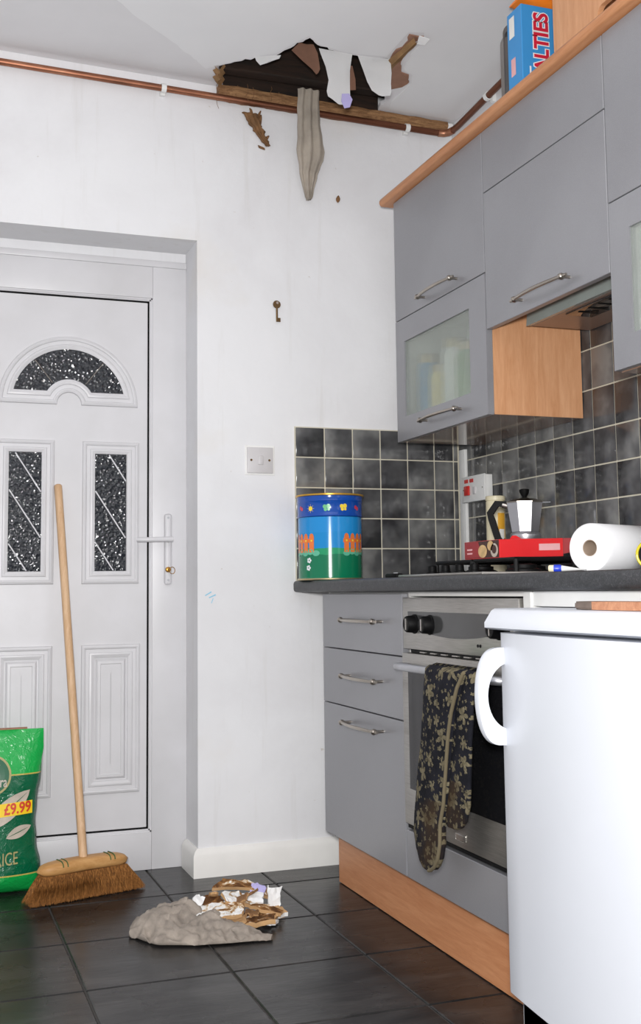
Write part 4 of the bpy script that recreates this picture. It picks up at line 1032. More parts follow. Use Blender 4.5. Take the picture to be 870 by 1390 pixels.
decal('white_print', merge2(*[poly2([(-.805 + .0, .963 + .010 * k), (-.775, .963 + .010 * k), (-.775, .967 + .010 * k), (-.805, .967 + .010 * k)]) for k in range(2)]), lambda u, v: on_side(u, v) - Vector((.001, 0, 0)), 'pink_label', bb)
decal('label_strip', poly2([(-.262, .966), (-.200, .966), (-.200, .983), (-.262, .983)]), on_front, 'pink_label', bb)
bm = bm_new(); prism(bm, [tilt((QX1 + 0.0005, QY0 + .004, QZ0 + .006)), tilt((QX1 + 0.0005, QY0 + .004, QZ1)), tilt((QX1 + 0.016, QY0 - .012, QZ1 - .001)), tilt((QX1 + 0.016, QY0 - .012, QZ0 + .010))], (0.0012, 0.0012, 0)); obj('end_flap', bm, 'shaded_red_card', bb)
bm = bm_new(); prism(bm, [tilt((-.345, QY0 + .001, QZ1 + .0005)), tilt((-.312, QY0 + .001, QZ1 + .0005)), tilt((-.325, QY0 + .004, QZ1 + .009)), tilt((-.336, QY0 + .004, QZ1 + .009))], (0, 0.001, 0)); obj('torn_tab', bm, 'red_card', bb)
# ---- coffee pot
MC = Vector((-0.152, -0.695, 0.9490))
mk = thing('coffee_pot', MC, 'faceted aluminium stovetop coffee pot with black handle', 'coffee pot')
def octo(prof, c, rot=0.654):
    bm = bm_new()
    loft(bm, [[Vector((c.x + r * math.cos(rot + k * PI / 4), c.y + r * math.sin(rot + k * PI / 4), c.z + h)) for k in range(8)] for r, h in prof], True, True); return bm
obj('boiler', octo([(0.052, 0.0), (0.053, 0.008), (0.044, 0.048), (0.040, 0.056)], MC), 'aluminium', mk)
bm = bm_new(); lathe(bm, [(0.041, 0.056), (0.043, 0.060), (0.043, 0.073), (0.038, 0.079)], MC, (0, 0, 1), 24); obj('collar', bm, 'aluminium', mk, True, 30)
obj('upper_pot', octo([(0.037, 0.079), (0.040, 0.081), (0.053, 0.160), (0.0535, 0.162)], MC), 'aluminium', mk)
obj('lid', octo([(0.0545, 0.1625), (0.0545, 0.165), (0.030, 0.174), (0.012, 0.177)], MC), 'handle_nickel', mk)
bm = bm_new(); lathe(bm, [(0.006, 0.1765), (0.008, 0.182), (0.013, 0.191), (0.0145, 0.200), (0.011, 0.202)], MC, (0, 0, 1), 12); obj('lid_knob', bm, 'black_plastic', mk, True, 40)
hdir = Vector((-0.80, 0.60, 0)).normalized(); hs = hdir.cross(Vector((0, 0, 1)))
bm = bm_new(); rings = []
for d, h, wv in ((0.052, 0.160, .007), (0.078, 0.163, .008), (0.098, 0.135, .0085), (0.094, 0.120, .008), (0.078, 0.065, .008), (0.068, 0.053, .007), (0.056, 0.055, .006)):
    p = MC + hdir * d + Vector((0, 0, h)); t_ = 0.010
    rings.append((p, wv))
pts3 = [r[0] for r in rings]
rr = []
for i, (p, wv) in enumerate(rings):
    t = (pts3[min(i + 1, len(pts3) - 1)] - pts3[max(i - 1, 0)]).normalized(); nrm = t.cross(hs).normalized()
    rr.append([p + hs * wv + nrm * 0.009, p - hs * wv + nrm * 0.009, p - hs * wv - nrm * 0.009, p + hs * wv - nrm * 0.009])
loft(bm, rr, True, True); obj('handle', bm, 'black_plastic', mk)
bm = bm_new(); tube(bm, [MC + hdir * 0.048 + Vector((0, 0, .155)), MC + hdir * 0.062 + Vector((0, 0, .159))], 0.009, 10); obj('hinge', bm, 'chrome', mk, True)
sd = -hdir
bm = bm_new(); prism(bm, [MC + sd * .045 + hs * .012 + Vector((0, 0, .161)), MC + sd * .072 + Vector((0, 0, .162)), MC + sd * .045 - hs * .012 + Vector((0, 0, .161)), MC + sd * .044 + Vector((0, 0, .120))], (0, 0, 0.002)); obj('spout', bm, 'aluminium', mk)
# ---- cream canister
cn = thing('canister', (-0.068, -0.372, ZW), 'tall cream canister with an amber label behind the coffee pot', 'canister')
bm = bm_new(); lathe(bm, [(0.029, 0), (0.030, 0.004), (0.030, 0.236), (0.028, 0.240)], (-0.068, -0.372, ZW), (0, 0, 1), 28); obj('cylinder', bm, 'cream_plastic', cn, True, 40)
bm = bm_new(); lathe(bm, [(0.0308, 0.2402), (0.0308, 0.252), (0.029, 0.254)], (-0.068, -0.372, ZW), (0, 0, 1), 28); obj('lid', bm, 'cream_plastic', cn, True, 40)
ca = math.atan2(CAM.y + 0.372, CAM.x + 0.068)
wc_ = lambda u, v: (-0.068 + 0.0306 * math.cos(ca + u / 0.03), -0.372 + 0.0306 * math.sin(ca + u / 0.03), ZW + v)
def strip(u0, u1, v0, v1, n=6): return merge2(*[poly2([(u0 + (u1 - u0) * k / n, v0), (u0 + (u1 - u0) * (k + 1) / n, v0), (u0 + (u1 - u0) * (k + 1) / n, v1), (u0 + (u1 - u0) * k / n, v1)]) for k in range(n)])
decal('label', strip(0.006, 0.032, 0.09, 0.20), wc_, 'amber_label', cn)
decal('label_patch', strip(0.010, 0.028, 0.10, 0.15), lambda u, v: (-0.068 + 0.0310 * math.cos(ca + u / 0.03), -0.372 + 0.0310 * math.sin(ca + u / 0.03), ZW + v), 'label_white', cn)
# ---- paper towel roll lying on its side
az = math.radians(66); ax = Vector((math.sin(az), math.cos(az), 0))
RC = Vector((-0.335, -1.293, ZW + 0.0567)); RR = 0.0563; RL = 0.225
kr = thing('paper_towel', RC + ax * RL / 2 - Vector((0, 0, 0.0567)), 'white paper towel roll lying on its side on the worktop', 'paper towel')
bm = bm_new(); lathe(bm, [(0.019, 0), (RR - 0.003, 0), (RR, 0.004), (RR, RL - 0.004), (RR - 0.003, RL), (0.019, RL), (0.019, 0)], RC, ax, 48)
for f in [f for f in bm.faces if len(f.verts) > 4]: bm.faces.remove(f)
bmesh.ops.remove_doubles(bm, verts=bm.verts, dist=1e-5); obj('roll', bm, 'tissue', kr, True, 40)
bm = bm_new(); lathe(bm, [(0.0188, 0.0005), (0.0188, RL - 0.001), (0.0172, RL - 0.001), (0.0172, 0.0005), (0.0188, 0.0005)], RC, ax, 32)
for f in [f for f in bm.faces if len(f.verts) > 4]: bm.faces.remove(f)
bmesh.ops.remove_doubles(bm, verts=bm.verts, dist=1e-5); obj('core', bm, 'cardboard_tube', kr, True, 40)
# end of the sheet trailing on the worktop
bm = bm_new(); sdv = ax.cross(Vector((0, 0, 1)))
rows = []
for k in range(6):
    c = RC + sdv * (0.006 + 0.010 * k); z = ZW + 0.0006 + 0.0026 * abs(math.sin(k * 1.4)); rows.append([Vector((c.x, c.y, z)), Vector((c.x, c.y, z)) + ax * (RL - 0.01)])
# ---- small tube with blue band
tb = thing('glue_tube', (-0.50, -1.43, ZW), 'small white tube with a blue collar on the worktop edge', 'tube')
ta = Vector((0.75, -0.66, 0.0)).normalized(); t0 = Vector((-0.515, -1.412, ZW + 0.0085))
bm = bm_new(); lathe(bm, [(0.0065, 0), (0.0075, 0.002), (0.0075, 0.011)], t0, ta, 14); obj('cap', bm, 'cream_plastic', tb, True)
bm = bm_new(); lathe(bm, [(0.0082, 0.0112), (0.0082, 0.024), (0.006, 0.027)], t0, ta, 14); obj('collar', bm, 'blue_plastic', tb, True)
bm = bm_new(); sv = ta.cross(Vector((0, 0, 1)))
rings = []
for k in range(6):
    t = k / 5; c = t0 + ta * (0.0272 + 0.05 * t) - Vector((0, 0, 0.004 * t)); a, b_ = 0.007 + 0.005 * t, 0.0065 * (1 - 0.85 * t)
    rings.append([c + sv * a * math.cos(2 * PI * i / 14) + Vector((0, 0, 1)) * b_ * math.sin(2 * PI * i / 14) for i in range(14)])
loft(bm, rings, True, True); obj('tube_body', bm, 'white_plastic', tb, True)
# ---- reel of tape at the right edge
rl = thing('tape_reel', (-0.43, -1.655, ZW), 'round black reel with a yellow rim beside the paper towel', 'reel')
rc = Vector((-0.43, -1.648, ZW + 0.0305)); ra = Vector((-0.75, -0.66, 0)).normalized()
bm = bm_new(); lathe(bm, [(0.010, 0), (0.030, 0), (0.030, 0.030), (0.010, 0.030)], rc, -ra, 32); obj('coil', bm, 'black_plastic', rl, True, 30)
bm = bm_new(); tube(bm, [rc + ra * 0.003 + (ra.cross(Vector((0, 0, 1))) * math.cos(2 * PI * k / 32) + Vector((0, 0, 1)) * math.sin(2 * PI * k / 32)) * 0.0265 for k in range(33)], 0.0028, 8, cap=False); obj('rim', bm, 'yellow_plastic', rl, True)
bm = bm_new(); lathe(bm, [(0.015, 0), (0.014, 0.003), (0.005, 0.004)], rc + ra * 0.0003, ra, 24); obj('hub', bm, 'green_plastic', rl, True)
# ---- flat black lighter
lg = thing('lighter', (-0.50, -0.566, ZW), 'small flat black lighter lying on the worktop beside the hob', 'lighter')
B('case', -0.512, -0.490, -0.605, -0.525, ZW + 0.0002, ZW + 0.013, 'black_plastic', lg, 0.004)
B('thumb_slide', -0.505, -0.497, -0.585, -0.570, ZW + 0.0128, ZW + 0.0155, 'fridge_grey', lg, 0.001, 1)
# ---- wooden board on the fridge
wbd = thing('wooden_paddle', (-0.60, -1.86, 0.834), 'wooden serving paddle with a dark worn end lying on the fridge lid', 'paddle')
pd = [(-0.66, -1.735), (-0.645, -1.722), (-0.622, -1.722), (-0.612, -1.735), (-0.612, -1.80)]
bm = bm_new(); prism(bm, [(-0.668, -1.76, 0.8345), (-0.664, -1.74, 0.8345), (-0.645, -1.728, 0.8345), (-0.622, -1.730, 0.8345), (-0.612, -1.745, 0.8345), (-0.610, -1.80, 0.8345), (-0.668, -1.80, 0.8345)], (0, 0, 0.014))
es = [e for e in bm.edges]; bmesh.ops.bevel(bm, geom=es, offset=0.003, segments=2, affect='EDGES'); simple('worn_grey_wood', (112, 98, 90), 0.7, var=0.2, scale=40); obj('worn_end', bm, 'worn_grey_wood', wbd, True, 40)
bm = bm_new(); prism(bm, [(-0.668, -1.8005, 0.8345), (-0.610, -1.8005, 0.8345), (-0.600, -1.99, 0.8345), (-0.672, -1.99, 0.8345)], (0, 0, 0.014)); obj('blade', bm, 'board_wood', wbd)

# ---- containers behind the frosted glass
jz = 1.3655
for k, (y, x, r, h, m, lab) in enumerate((( -0.28, -0.236, .035, .25, 'jar_blue', 'blue jar blurred behind the frosted glass door, nearest the white wall'), (-0.365, -0.238, .034, .20, 'jar_cream', 'pale yellow jar blurred behind the frosted glass door'), (-0.455, -0.23, .04, .265, 'jar_white', 'tall white jar blurred behind the frosted glass door'), (-0.55, -0.23, .042, .235, 'jar_green', 'green jar blurred behind the frosted glass door'), (-0.65, -0.23, .04, .17, 'jar_white', 'short white jar blurred behind the frosted glass, farthest from the white wall'))):
    j = thing('storage_jar', (x, y, jz), lab, 'jar', 'jars in the wall cabinet')
    bm = bm_new(); lathe(bm, [(r * .94, 0), (r, .004), (r, h * .8), (r * .8, h * .88)], (x, y, jz), (0, 0, 1), 20); obj('pot', bm, m, j, True, 40)
    bm = bm_new(); lathe(bm, [(r * .85, h * .8805), (r * .85, h * .98), (r * .7, h)], (x, y, jz), (0, 0, 1), 20); obj('lid', bm, 'tin_metal', j, True, 40)

# ---- double oven glove over the oven door handle
og = thing('oven_glove', (-0.635, -1.1, 0.25), 'dark floral quilted oven glove hanging over the oven door handle', 'oven glove')
def rows_interp(rows, m):
    out = []
    for k in range(len(rows) - 1):
        for s in range(m):
            t = s / m; out.append(tuple(a * (1 - t) + b * t for a, b in zip(rows[k], rows[k + 1])))
    out.append(rows[-1]); return out
def glove(name, rows, xoff, thick, seed):
    bm = bm_new(); rings = []; edge = []
    for z, a, b_, dx in rows_interp(rows, 4):
        a += 0.003 * noise.noise((z * 18, seed, 0)); b_ += 0.003 * noise.noise((z * 18, seed + 5, 0))
        c = Vector((xoff + dx, (a + b_) / 2, z)); n = 28; ring = []
        for i in range(n):
            an = 2 * PI * i / n; u = math.cos(an); v = math.sin(an); sv_ = math.copysign(abs(v) ** 0.6, v)
            q = 1 + 0.30 * noise.noise((u * 3.0, z * 14, seed))
            ring.append(c + Vector((-sv_ * thick * q, u * (b_ - a) / 2, 0)))
        rings.append(ring); edge.append(Vector((xoff + dx - 0.004, a, z)))
    loft(bm, rings, True, True); o = obj(name, bm, 'floral', og, True, 80); return o, edge
g1rows = [(0.699, -1.285, -1.085, 0.014), (0.692, -1.292, -1.088, 0.002), (0.66, -1.268, -1.088, -0.002), (0.605, -1.236, -1.080, -0.002), (0.54, -1.212, -1.062, 0.0), (0.46, -1.194, -1.038, 0.002), (0.40, -1.178, -1.020, 0.003), (0.35, -1.158, -1.010, 0.003), (0.31, -1.157, -1.009, 0.002), (0.275, -1.144, -1.018, 0.002), (0.253, -1.126, -1.036, 0.002), (0.242, -1.108, -1.060, 0.002), (0.239, -1.096, -1.078, 0.002)]
o1, e1 = glove('mitt', g1rows, -0.652, 0.014, 1.3)
g2rows = [(0.697, -1.312, -1.262, 0.012), (0.690, -1.316, -1.255, 0.002), (0.63, -1.306, -1.235, 0.0), (0.55, -1.290, -1.190, 0.002), (0.47, -1.279, -1.170, 0.004), (0.41, -1.272, -1.160, 0.004), (0.375, -1.256, -1.150, 0.004), (0.358, -1.236, -1.152, 0.004), (0.350, -1.215, -1.165, 0.004)]
o2, e2 = glove('mitt', g2rows, -0.627 - 0.019, 0.008, 4.1)
bm = bm_new(); tube(bm, [p + Vector((-0.006, 0.001, 0)) for p in e1[3:]], 0.0042, 8); obj('piping', bm, 'piping_cord', o1, True)
bm = bm_new(); tube(bm, [(-0.652, -1.062, 0.699), (-0.640, -1.105, 0.7005), (-0.628, -1.11, 0.7005)], 0.003, 6)
# part folded over behind the bar
bm.free(); bm = bm_new()
rings = []
for dx, dz in ((-0.640, 0.694), (-0.637, 0.7005), (-0.627, 0.7035), (-0.615, 0.7005), (-0.609, 0.693), (-0.6085, 0.66), (-0.6085, 0.60)):
    rings.append([Vector((dx, -1.305, dz)), Vector((dx, -1.092, dz))])
R_ = loft(bm, rings, False, False); bmesh.ops.solidify(bm, geom=list(bm.faces), thickness=0.004); obj('band', bm, 'floral', og, True, 60)

# ================================================================== FLOOR THINGS
# ---- broom
br = thing('broom', (-1.275, -0.095, 0.0), 'wooden broom with brown bristles leaning against the white door', 'broom')
bd = Vector((0.9595, 0.2818, 0)); bn = Vector((0.2818, -0.9595, 0))       # along the head, and towards the camera
hc = Vector((-1.288, -0.072, 0.0875))
tp = Vector((-1.3463, 0.1465, 1.217)); hb0 = hc + Vector((0, 0, 0.012))
bm = bm_new(); dvec = tp - hb0
tube(bm, [hb0 + dvec * (k / 14) for k in range(14)] + [tp - dvec.normalized() * 0.004, tp], lambda t: 0.0125 if t < 0.97 else 0.0125 - 0.004 * (t - 0.97) / 0.03, 14); obj('pole', bm, 'broom_wood', br, True, 50)
bm = bm_new(); rings = []
L = 0.282; n = 20
tz = Vector((0, 0, 1))
for k in range(n + 1):
    t = -1 + 2 * k / n; e = max(0.12, (1 - abs(t) ** 6) ** 0.5); c = hc + bd * (L / 2 * t) + tz * (0.004 - 0.006 * t * t)
    rings.append([c + bn * 0.032 * e * math.copysign(abs(math.cos(a)) ** 0.6, math.cos(a)) + tz * 0.019 * e * math.copysign(abs(math.sin(a)) ** 0.7, math.sin(a)) for a in [2 * PI * i / 20 for i in range(20)]])
loft(bm, rings, True, True); hdobj = obj('head_block', bm, 'broom_block_wood', br, True, 60)
for s in (-0.075, 0.072):
    for k in range(2):
        bm = bm_new(); c = hc + bd * (s + 0.014 * k); pts = [c + bn * 0.0322 * math.copysign(abs(math.cos(a)) ** 0.6, math.cos(a)) + tz * (0.0027 + 0.0191 * abs(math.sin(a)) ** 0.7) for a in [math.radians(q) for q in range(8, 116, 6)]]
        tube(bm, pts, 0.0018, 6); obj('stripe', bm, 'green_stripe', hdobj)
bm = bm_new()
rings = []
for z, ex, w_ in ((0.0735, 0.128, 0.024), (0.04, 0.148, 0.028), (0.010, 0.164, 0.031)):
    c = Vector((hc.x, hc.y, 0)) + tz * z
    rings.append([c + bd * ex * math.copysign(abs(math.cos(a)) ** 0.35, math.cos(a)) + bn * (w_ * math.copysign(abs(math.sin(a)) ** 0.5, math.sin(a)) + (0.0735 - z) * 0.14) for a in [2 * PI * i / 40 for i in range(40)]])
loft(bm, rings, True, True)
rnd = random.Random(3)
for i in range(2600):
    u = rnd.uniform(-1, 1); v = rnd.choice((1, 1, 1, -1)) * rnd.uniform(0.72, 1.0)
    if rnd.random() < 0.12: u, v = rnd.choice((-1, 1)) * rnd.uniform(.93, 1), rnd.uniform(-1, 1)
    a = Vector((hc.x, hc.y, 0)) + bd * 0.130 * u + bn * 0.025 * v + tz * 0.0735
    fl_ = rnd.uniform(0.95, 1.05)
    b_ = Vector((hc.x, hc.y, 0)) + bd * (0.172 * u * fl_ + rnd.uniform(-.006, .006)) + bn * (0.036 * v + 0.010 + rnd.uniform(-.005, .005)) + tz * rnd.uniform(0.001, 0.009)
    m = (a + b_) / 2 + bn * rnd.uniform(0, .006) * v
    s = bd * 0.0008; p = [bm.verts.new(q) for q in (a - s, a + s, m + s, b_ + s * .6, b_ - s * .6, m - s)]
    bm.faces.new(p)
ob = obj('bristles', bm, 'bristle', br); ob['kind'] = 'stuff'

# ---- bag of rice
zbands('bag_print', [(0.0, lin((20, 158, 72))), (0.5 - 0.182, lin((196, 178, 90))), (0.5 - 0.179, lin((8, 96, 62))), (0.5 + 0.104, lin((196, 178, 90))), (0.5 + 0.107, lin((20, 168, 74)))], 0.16, 0.9)
BX0, BX1, BZ = -1.684, -1.392, 0.470
bg = thing('rice_bag', (-1.55, 0.045, 0.0), 'green plastic sack of rice with a yellow price strip beside the broom', 'bag')
def bag_front(x, z, side=-1):
    u = (x - (BX0 + BX1) / 2) / ((BX1 - BX0) / 2); u = max(-1, min(1, u)); t = z / BZ
    prof = min(1, (t / 0.10) ** 0.5) if t < 0.10 else (1.0 if t < 0.62 else max(0.03, 1 - ((t - 0.62) / 0.38) ** 1.5 * 0.97))
    th = 0.046 * (max(0, 1 - abs(u) ** 2.6) ** 0.6) * prof + 0.002
    if abs(u) > .999: th = 0.001
    wr = 0.004 * noise.noise((x * 14, z * 9, 2 + side)) * (1 - u * u)
    return 0.038 + 0.016 * t + side * (th + wr * (1 if th > 0.006 else 0))
def bag_x(u, t):
    r = BX1 - (0.020 * math.sin(PI * min(1, max(0, (0.85 - t) / 0.85))) ** 1.2) + 0.006 * noise.noise((t * 8, 3, 3)) * (t < .9); l = BX0 + 0.018 * math.sin(PI * min(1, max(0, (0.85 - t) / 0.85)))
    return (l + r) / 2 + (r - l) / 2 * u
bm = bm_new(); nx, nz = 26, 34; G = {}
for side in (-1, 1):
    for j in range(nz + 1):
        for i in range(nx + 1):
            if side == 1 and i in (0, nx): G[side, i, j] = G[-1, i, j]; continue
            u = -1 + 2 * i / nx; t = j / nz; z = BZ * t; xs = (BX0 + BX1) / 2 + (BX1 - BX0) / 2 * u
            G[side, i, j] = bm.verts.new((bag_x(u, t), bag_front(xs, z, side), max(0.0012, z)))
for side in (-1, 1):
    for j in range(nz):
        for i in range(nx): bm.faces.new([G[side, i, j], G[side, i + 1, j], G[side, i + 1, j + 1], G[side, i, j + 1]])
for j in (0, nz):
    for i in range(nx):
        vs = [G[-1, i, j], G[-1, i + 1, j], G[1, i + 1, j], G[1, i, j]]; vs = list(dict.fromkeys(vs))
        if len(vs) > 2: bm.faces.new(vs)
obj('sack', bm, 'bag_print', bg, True, 70, origin=(-1.5535, 0.04, 0.235))
def onbag(d=0.0035): return lambda x, z: (x, bag_front(x, z) - d, z)
def hi_strip(x0, x1, z0, z1, n=10, sl=0.0): return merge2(*[poly2([(x0 + (x1 - x0) * k / n, z0 + sl * k / n), (x0 + (x1 - x0) * (k + 1) / n, z0 + sl * (k + 1) / n), (x0 + (x1 - x0) * (k + 1) / n, z1 + sl * (k + 1) / n), (x0 + (x1 - x0) * k / n, z1 + sl * k / n)]) for k in range(n)])
decal('logo_ring', ring2(-1.546, 0.345, 0.052, 0.058), onbag(), 'bag_gold', bg)
decal('logo_disc', merge2(*[ring2(-1.546, 0.345, 0.0008 + .013 * k, 0.0008 + .013 * (k + 1) - (.001 if k == 3 else 0)) for k in range(4)]), onbag(), 'bag_logo_green', bg)
def leaf2(x0, z0, x1, z1, w, n=12):
    d = Vector((x1 - x0, z1 - z0)); nn = Vector((-d.y, d.x)).normalized(); L_ = []; Rr = []
    for k in range(n + 1):
        t = k / n; c = Vector((x0, z0)) + d * t; s = w * math.sin(PI * t) ** 0.8; L_.append(c + nn * s); Rr.append(c - nn * s)
    vs = [tuple(p) for p in L_ + Rr]; fs = [(k, k + 1, n + 2 + k, n + 1 + k) for k in range(n)]
    return vs, fs
decal('leaf_print', leaf2(-1.56, 0.19, -1.434, 0.298, 0.027), onbag(0.003), 'leaf_print', bg)
decal('leaf_print', leaf2(-1.502, 0.165, -1.43, 0.196, 0.016), onbag(0.003), 'leaf_print', bg)
decal('leaf_print', leaf2(-1.556, 0.357, -1.520, 0.374, 0.006), onbag(0.0045), 'leaf_print', bg)
decal('leaf_vein', leaf2(-1.55, 0.200, -1.44, 0.293, 0.0015), onbag(0.0042), 'bag_logo_green', bg)
decal('leaf_vein', leaf2(-1.498, 0.168, -1.436, 0.192, 0.0012), onbag(0.0042), 'bag_logo_green', bg)
decal('price_strip', hi_strip(-1.64, -1.427, 0.219, 0.256, 14, 0.012), onbag(0.0045), 'price_yellow', bg)
gt = text_geo('£9.99', 0.046, 0.0012)
decal('price_lettering', gt, lambda u, v: onbag(0.0062)(-1.470 + u * 0.76, 0.2475 + v * 0.92 + u * 0.055), 'price_red', bg)
gt = text_geo('RICE', 0.058, 0.0)
decal('name_lettering', gt, lambda u, v: onbag(0.0065)(-1.500 + u * 0.55, 0.105 + v * 0.9 + u * 0.03), 'bag_gold', bg)
gt = text_geo('ra', 0.042, 0.0004)
decal('logo_lettering', gt, lambda u, v: onbag(0.0075)(-1.511 + u * 0.62, 0.325 + v), 'leaf_print', bg)
bm = bm_new(); box(bm, -1.66, -1.44, 0.051, 0.0565, 0.468, 0.4755); obj('torn_edge', bm, 'brown_paper', bg)

# ---- rag on the floor
bm = bm_new(); nu, nv = 120, 72
spine = [(-1.206, -0.445), (-1.175, -0.49), (-1.115, -0.548), (-1.045, -0.598), (-0.985, -0.640), (-0.94, -0.664), (-0.905, -0.684)]
hws = [0.020, 0.075, 0.105, 0.085, 0.050, 0.026, 0.012]; hts = [0.014, 0.040, 0.050, 0.034, 0.020, 0.013, 0.008]
def lerp_list(L_, t):
    f = t * (len(L_) - 1); i = min(int(f), len(L_) - 2); f -= i; f = f * f * (3 - 2 * f)
    a, b_ = L_[i], L_[i + 1]
    return tuple(p * (1 - f) + q * f for p, q in zip(a, b_)) if isinstance(a, tuple) else a * (1 - f) + b_ * f
rings = []
for k in range(nu + 1):
    t = k / nu; c = Vector((*lerp_list(spine, t), 0)); p = Vector((*lerp_list(spine, min(1, t + .02)), 0)); q = Vector((*lerp_list(spine, max(0, t - .02)), 0))
    d = (p - q).normalized(); s = Vector((-d.y, d.x, 0)); hw = lerp_list(hws, t); ht = lerp_list(hts, t); ring = []
    for i in range(nv):
        a = 2 * PI * i / nv; u, v = math.cos(a), math.sin(a)
        base = c + s * hw * u * (1 + 0.10 * noise.noise((t * 9, u * 2, 0)))
        if v >= 0:
            skew = 1 + 0.5 * u
            h = ht * (v ** 1.35) * skew * (1 + 0.45 * noise.noise((base.x * 20, base.y * 20, 1.5))) + 0.011 * (1 - abs(noise.noise((base.x * 34, base.y * 34, 4))) * 2.2) * min(1, hw / 0.05) + 0.0035 * noise.noise((base.x * 90, base.y * 90, 8)) + 0.004
        else: h = 0.001 + 0.004 * (1 + v)
        ring.append(base + Vector((0, 0, max(0.0012, h))))
    rings.append(ring)
loft(bm, rings, True, True)
tag(obj('floor_rag', bm, 'rag_cloth', None, True, 80), 'crumpled grey-brown floor cloth lying in front of the ceiling debris', 'rag')

# ---- fallen ceiling pieces
def fragment(name, poly, thick, mat, loc, rot, label, cat='debris', mat2=None, curl=0.0):
    """irregular slab: polygon in metres round its own centre, laid down with a tilt"""
    e = Matrix.Rotation(rot[2], 4, 'Z') @ Matrix.Rotation(rot[1], 4, 'Y') @ Matrix.Rotation(rot[0], 4, 'X')
    bm = bm_new(); P = []
    n = len(poly)
    for i in range(n):
        a, b_ = poly[i], poly[(i + 1) % n]
        for k in range(5):
            t = k / 5; P.append((a[0] + (b_[0] - a[0]) * t + random.uniform(-.0038, .0038), a[1] + (b_[1] - a[1]) * t + random.uniform(-.0038, .0038)))
    top = [bm.verts.new((p[0], p[1], thick / 2 + curl * p[0] * p[0])) for p in P]; bot = [bm.verts.new((p[0], p[1], -thick / 2 + curl * p[0] * p[0])) for p in P]
    bm.faces.new(top); fb = bm.faces.new(list(reversed(bot)))
    for i in range(len(P)):
        f = bm.faces.new((top[i], bot[i], bot[(i + 1) % len(P)], top[(i + 1) % len(P)])); f.material_index = 1
    fb.material_index = 1
    bmesh.ops.triangulate(bm, faces=bm.faces[:])
    bmesh.ops.subdivide_edges(bm, edges=[q for q in bm.edges if q.calc_length() > 0.018], cuts=2, use_grid_fill=False)
    bmesh.ops.triangulate(bm, faces=bm.faces[:])
    for v in bm.verts: v.co.z += 0.005 * noise.noise((v.co.x * 45 + loc[0] * 90, v.co.y * 45, 2)) + 0.002 * noise.noise((v.co.x * 140, v.co.y * 140, 5))
    for v in bm.verts: v.co = e @ v.co
    mz = min(v.co.z for v in bm.verts)
    for v in bm.verts: v.co += Vector((loc[0] - 0.050, loc[1] - 0.088, loc[2] - mz))
    return tag(obj(name, bm, [mat, mat2 or mat]), label, cat, 'fallen ceiling pieces')
R_d = math.radians
fragment('ceiling_fragment', [(-.11, -.05), (.08, -.06), (.11, .0), (.05, .05), (-.09, .045)], .012, 'soggy_card', (-0.905, -0.455, .001), (R_d(-3), R_d(-2), R_d(4)), 'largest flat brown board at the bottom of the debris pile', mat2='cardboard')
fragment('ceiling_fragment', [(-.06, -.04), (.05, -.045), (.065, .0), (.04, .045), (-.055, .04)], .010, 'soggy_card', (-0.975, -0.345, .001), (R_d(14), R_d(-10), R_d(20)), 'brown crumpled cardboard piece at the left of the debris pile', mat2='wet_brown', curl=4)
fragment('ceiling_fragment', [(-.075, -.035), (.055, -.045), (.075, .005), (.03, .04), (-.06, .035)], .010, 'stained_plaster', (-0.958, -0.455, .020), (R_d(12), R_d(-6), R_d(-6)), 'white faced plaster slab lying in the middle of the debris pile', mat2='cardboard')
fragment('ceiling_fragment', [(-.05, -.022), (.045, -.03), (.05, .02), (-.04, .028)], .008, 'cardboard', (-0.94, -0.478, .012), (R_d(18), R_d(4), R_d(-12)), 'tan strip poking out under the white plaster slab', mat2='cardboard')
fragment('ceiling_fragment', [(-.05, -.018), (.05, -.024), (.055, .012), (-.03, .02)], .007, 'torn_white', (-0.868, -0.38, .036), (R_d(28), R_d(-4), R_d(-12)), 'bright white paper-faced scrap on top of the debris pile', mat2='plaster_white')
fragment('ceiling_fragment', [(-.085, -.016), (.075, -.018), (.085, .012), (-.06, .02)], .009, 'soggy_card', (-0.852, -0.335, .034), (R_d(20), R_d(10), R_d(-24)), 'long curved brown strip along the back of the debris pile', mat2='cardboard', curl=-3)
fragment('ceiling_fragment', [(-.06, -.012), (.06, -.014), (.06, .010), (-.05, .014)], .010, 'soggy_card', (-0.832, -0.425, .016), (R_d(10), R_d(12), R_d(-30)), 'short tan strip at the right of the debris pile', mat2='cardboard')
fragment('ceiling_fragment', [(-.02, -.016), (.02, -.018), (.022, .014), (-.016, .018)], .004, 'lavender', (-0.822, -0.36, .046), (R_d(50), R_d(0), R_d(-20)), 'small lilac scrap of paper in the debris pile', mat2='lavender')
fragment('ceiling_fragment', [(-.016, -.03), (.018, -.028), (.024, .032), (.006, .018), (-.014, .034)], .004, 'torn_white', (-0.790, -0.40, .014), (R_d(80), R_d(4), R_d(10)), 'white torn scrap standing upright at the right end of the debris', mat2='torn_white')
fragment('ceiling_fragment', [(-.03, -.02), (.03, -.02), (.028, .02), (-.026, .024)], .012, 'cardboard', (-0.795, -0.425, .001), (R_d(16), R_d(-8), R_d(15)), 'small tan chunk beneath the upright white scrap', mat2='plaster_white')
fragment('ceiling_fragment', [(-.024, -.014), (.02, -.016), (.026, .014), (-.018, .016)], .008, 'plaster_white', (-0.823, -0.475, .001), (R_d(4), R_d(6), R_d(40)), 'small white plaster crumb at the front right of the debris', mat2='plaster_white')
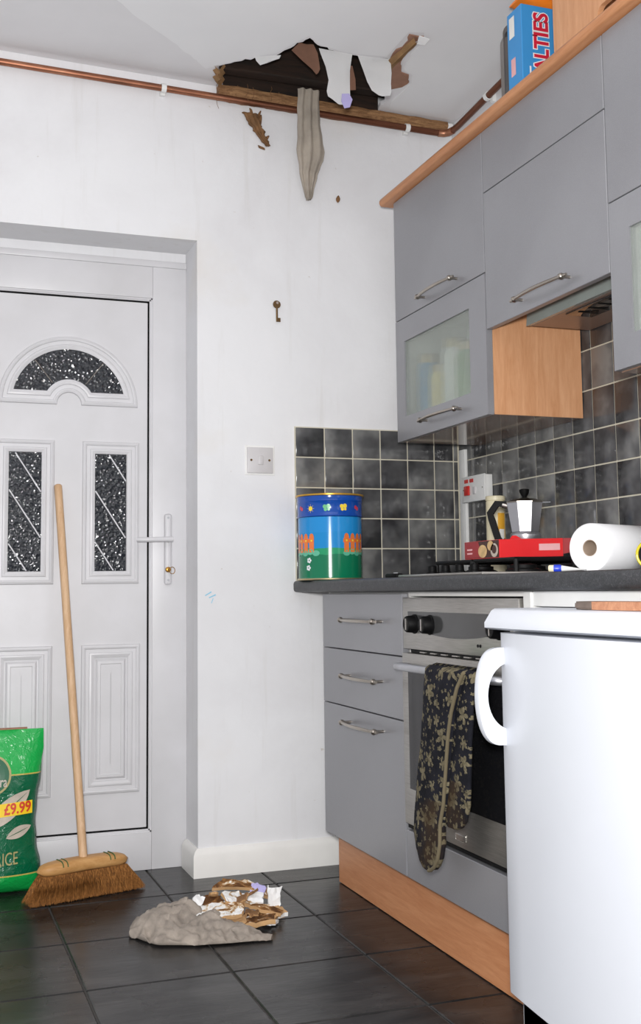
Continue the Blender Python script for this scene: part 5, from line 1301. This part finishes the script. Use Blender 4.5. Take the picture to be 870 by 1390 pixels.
fragment('ceiling_fragment', [(-.03, -.012), (.03, -.012), (.025, .012), (-.03, .014)], .006, 'torn_white', (-1.008, -0.42, .034), (R_d(48), R_d(-30), R_d(50)), 'narrow white chip leaning at the left of the debris pile', mat2='plaster_white')
fragment('ceiling_fragment', [(-.035, -.02), (.03, -.022), (.036, .016), (-.03, .02)], .008, 'stained_plaster', (-0.905, -0.405, .042), (R_d(34), R_d(8), R_d(30)), 'small white triangular chip high in the debris pile', mat2='cardboard')
rc2 = random.Random(21)
for w_, hgt, px_, py_, zz, m_, lab in (
    (.026, .016, -1.005, -0.375, .012, 'soggy_card', 'curled brown scrap behind the floor cloth, left end of the debris'),
    (.022, .012, -0.935, -0.325, .040, 'stained_plaster', 'stained white crumb on the brown strip at the back of the debris'),
    (.020, .012, -0.885, -0.425, .048, 'wet_brown', 'dark brown flake lying over the middle of the debris pile'),
    (.024, .010, -0.850, -0.385, .050, 'torn_white', 'thin white sliver beside the lilac scrap in the debris'),
    (.018, .012, -0.870, -0.470, .026, 'wet_brown', 'dark damp flake on the front edge of the lowest debris board'),
    (.016, .010, -0.800, -0.455, .001, 'plaster_white', 'tiny white crumb on the floor below the upright scrap'),
    (.020, .014, -0.965, -0.395, .036, 'soggy_card', 'ragged tan scrap between the cloth and the white slab'),
    (.014, .009, -0.780, -0.425, .001, 'wet_brown', 'tiny brown crumb at the far right of the debris')):
    fragment('ceiling_crumb', [(-w_, -hgt), (w_ * .7, -hgt * .8), (w_, hgt * .3), (w_ * .2, hgt), (-w_ * .8, hgt * .6)], rc2.uniform(.003, .007), m_, (px_, py_, zz), (rc2.uniform(-.6, .6), rc2.uniform(-.5, .5), rc2.uniform(0, 6.2)), lab, mat2=rc2.choice(('cardboard', 'wet_brown')))
# crayon marks low on the wall
bm = bm_new()
for x, z, dx, dz in ((-0.905, 0.862, .02, .012), (-0.893, 0.855, .022, .010), (-0.885, 0.838, .006, .016)): prism(bm, [(x, -0.0006, z), (x + dx, -0.0006, z + dz), (x + dx + .001, -0.0006, z + dz - .004), (x + .001, -0.0006, z - .003)], (0, 0.0004, 0))
obj('crayon_mark', bm, 'crayon', wb)
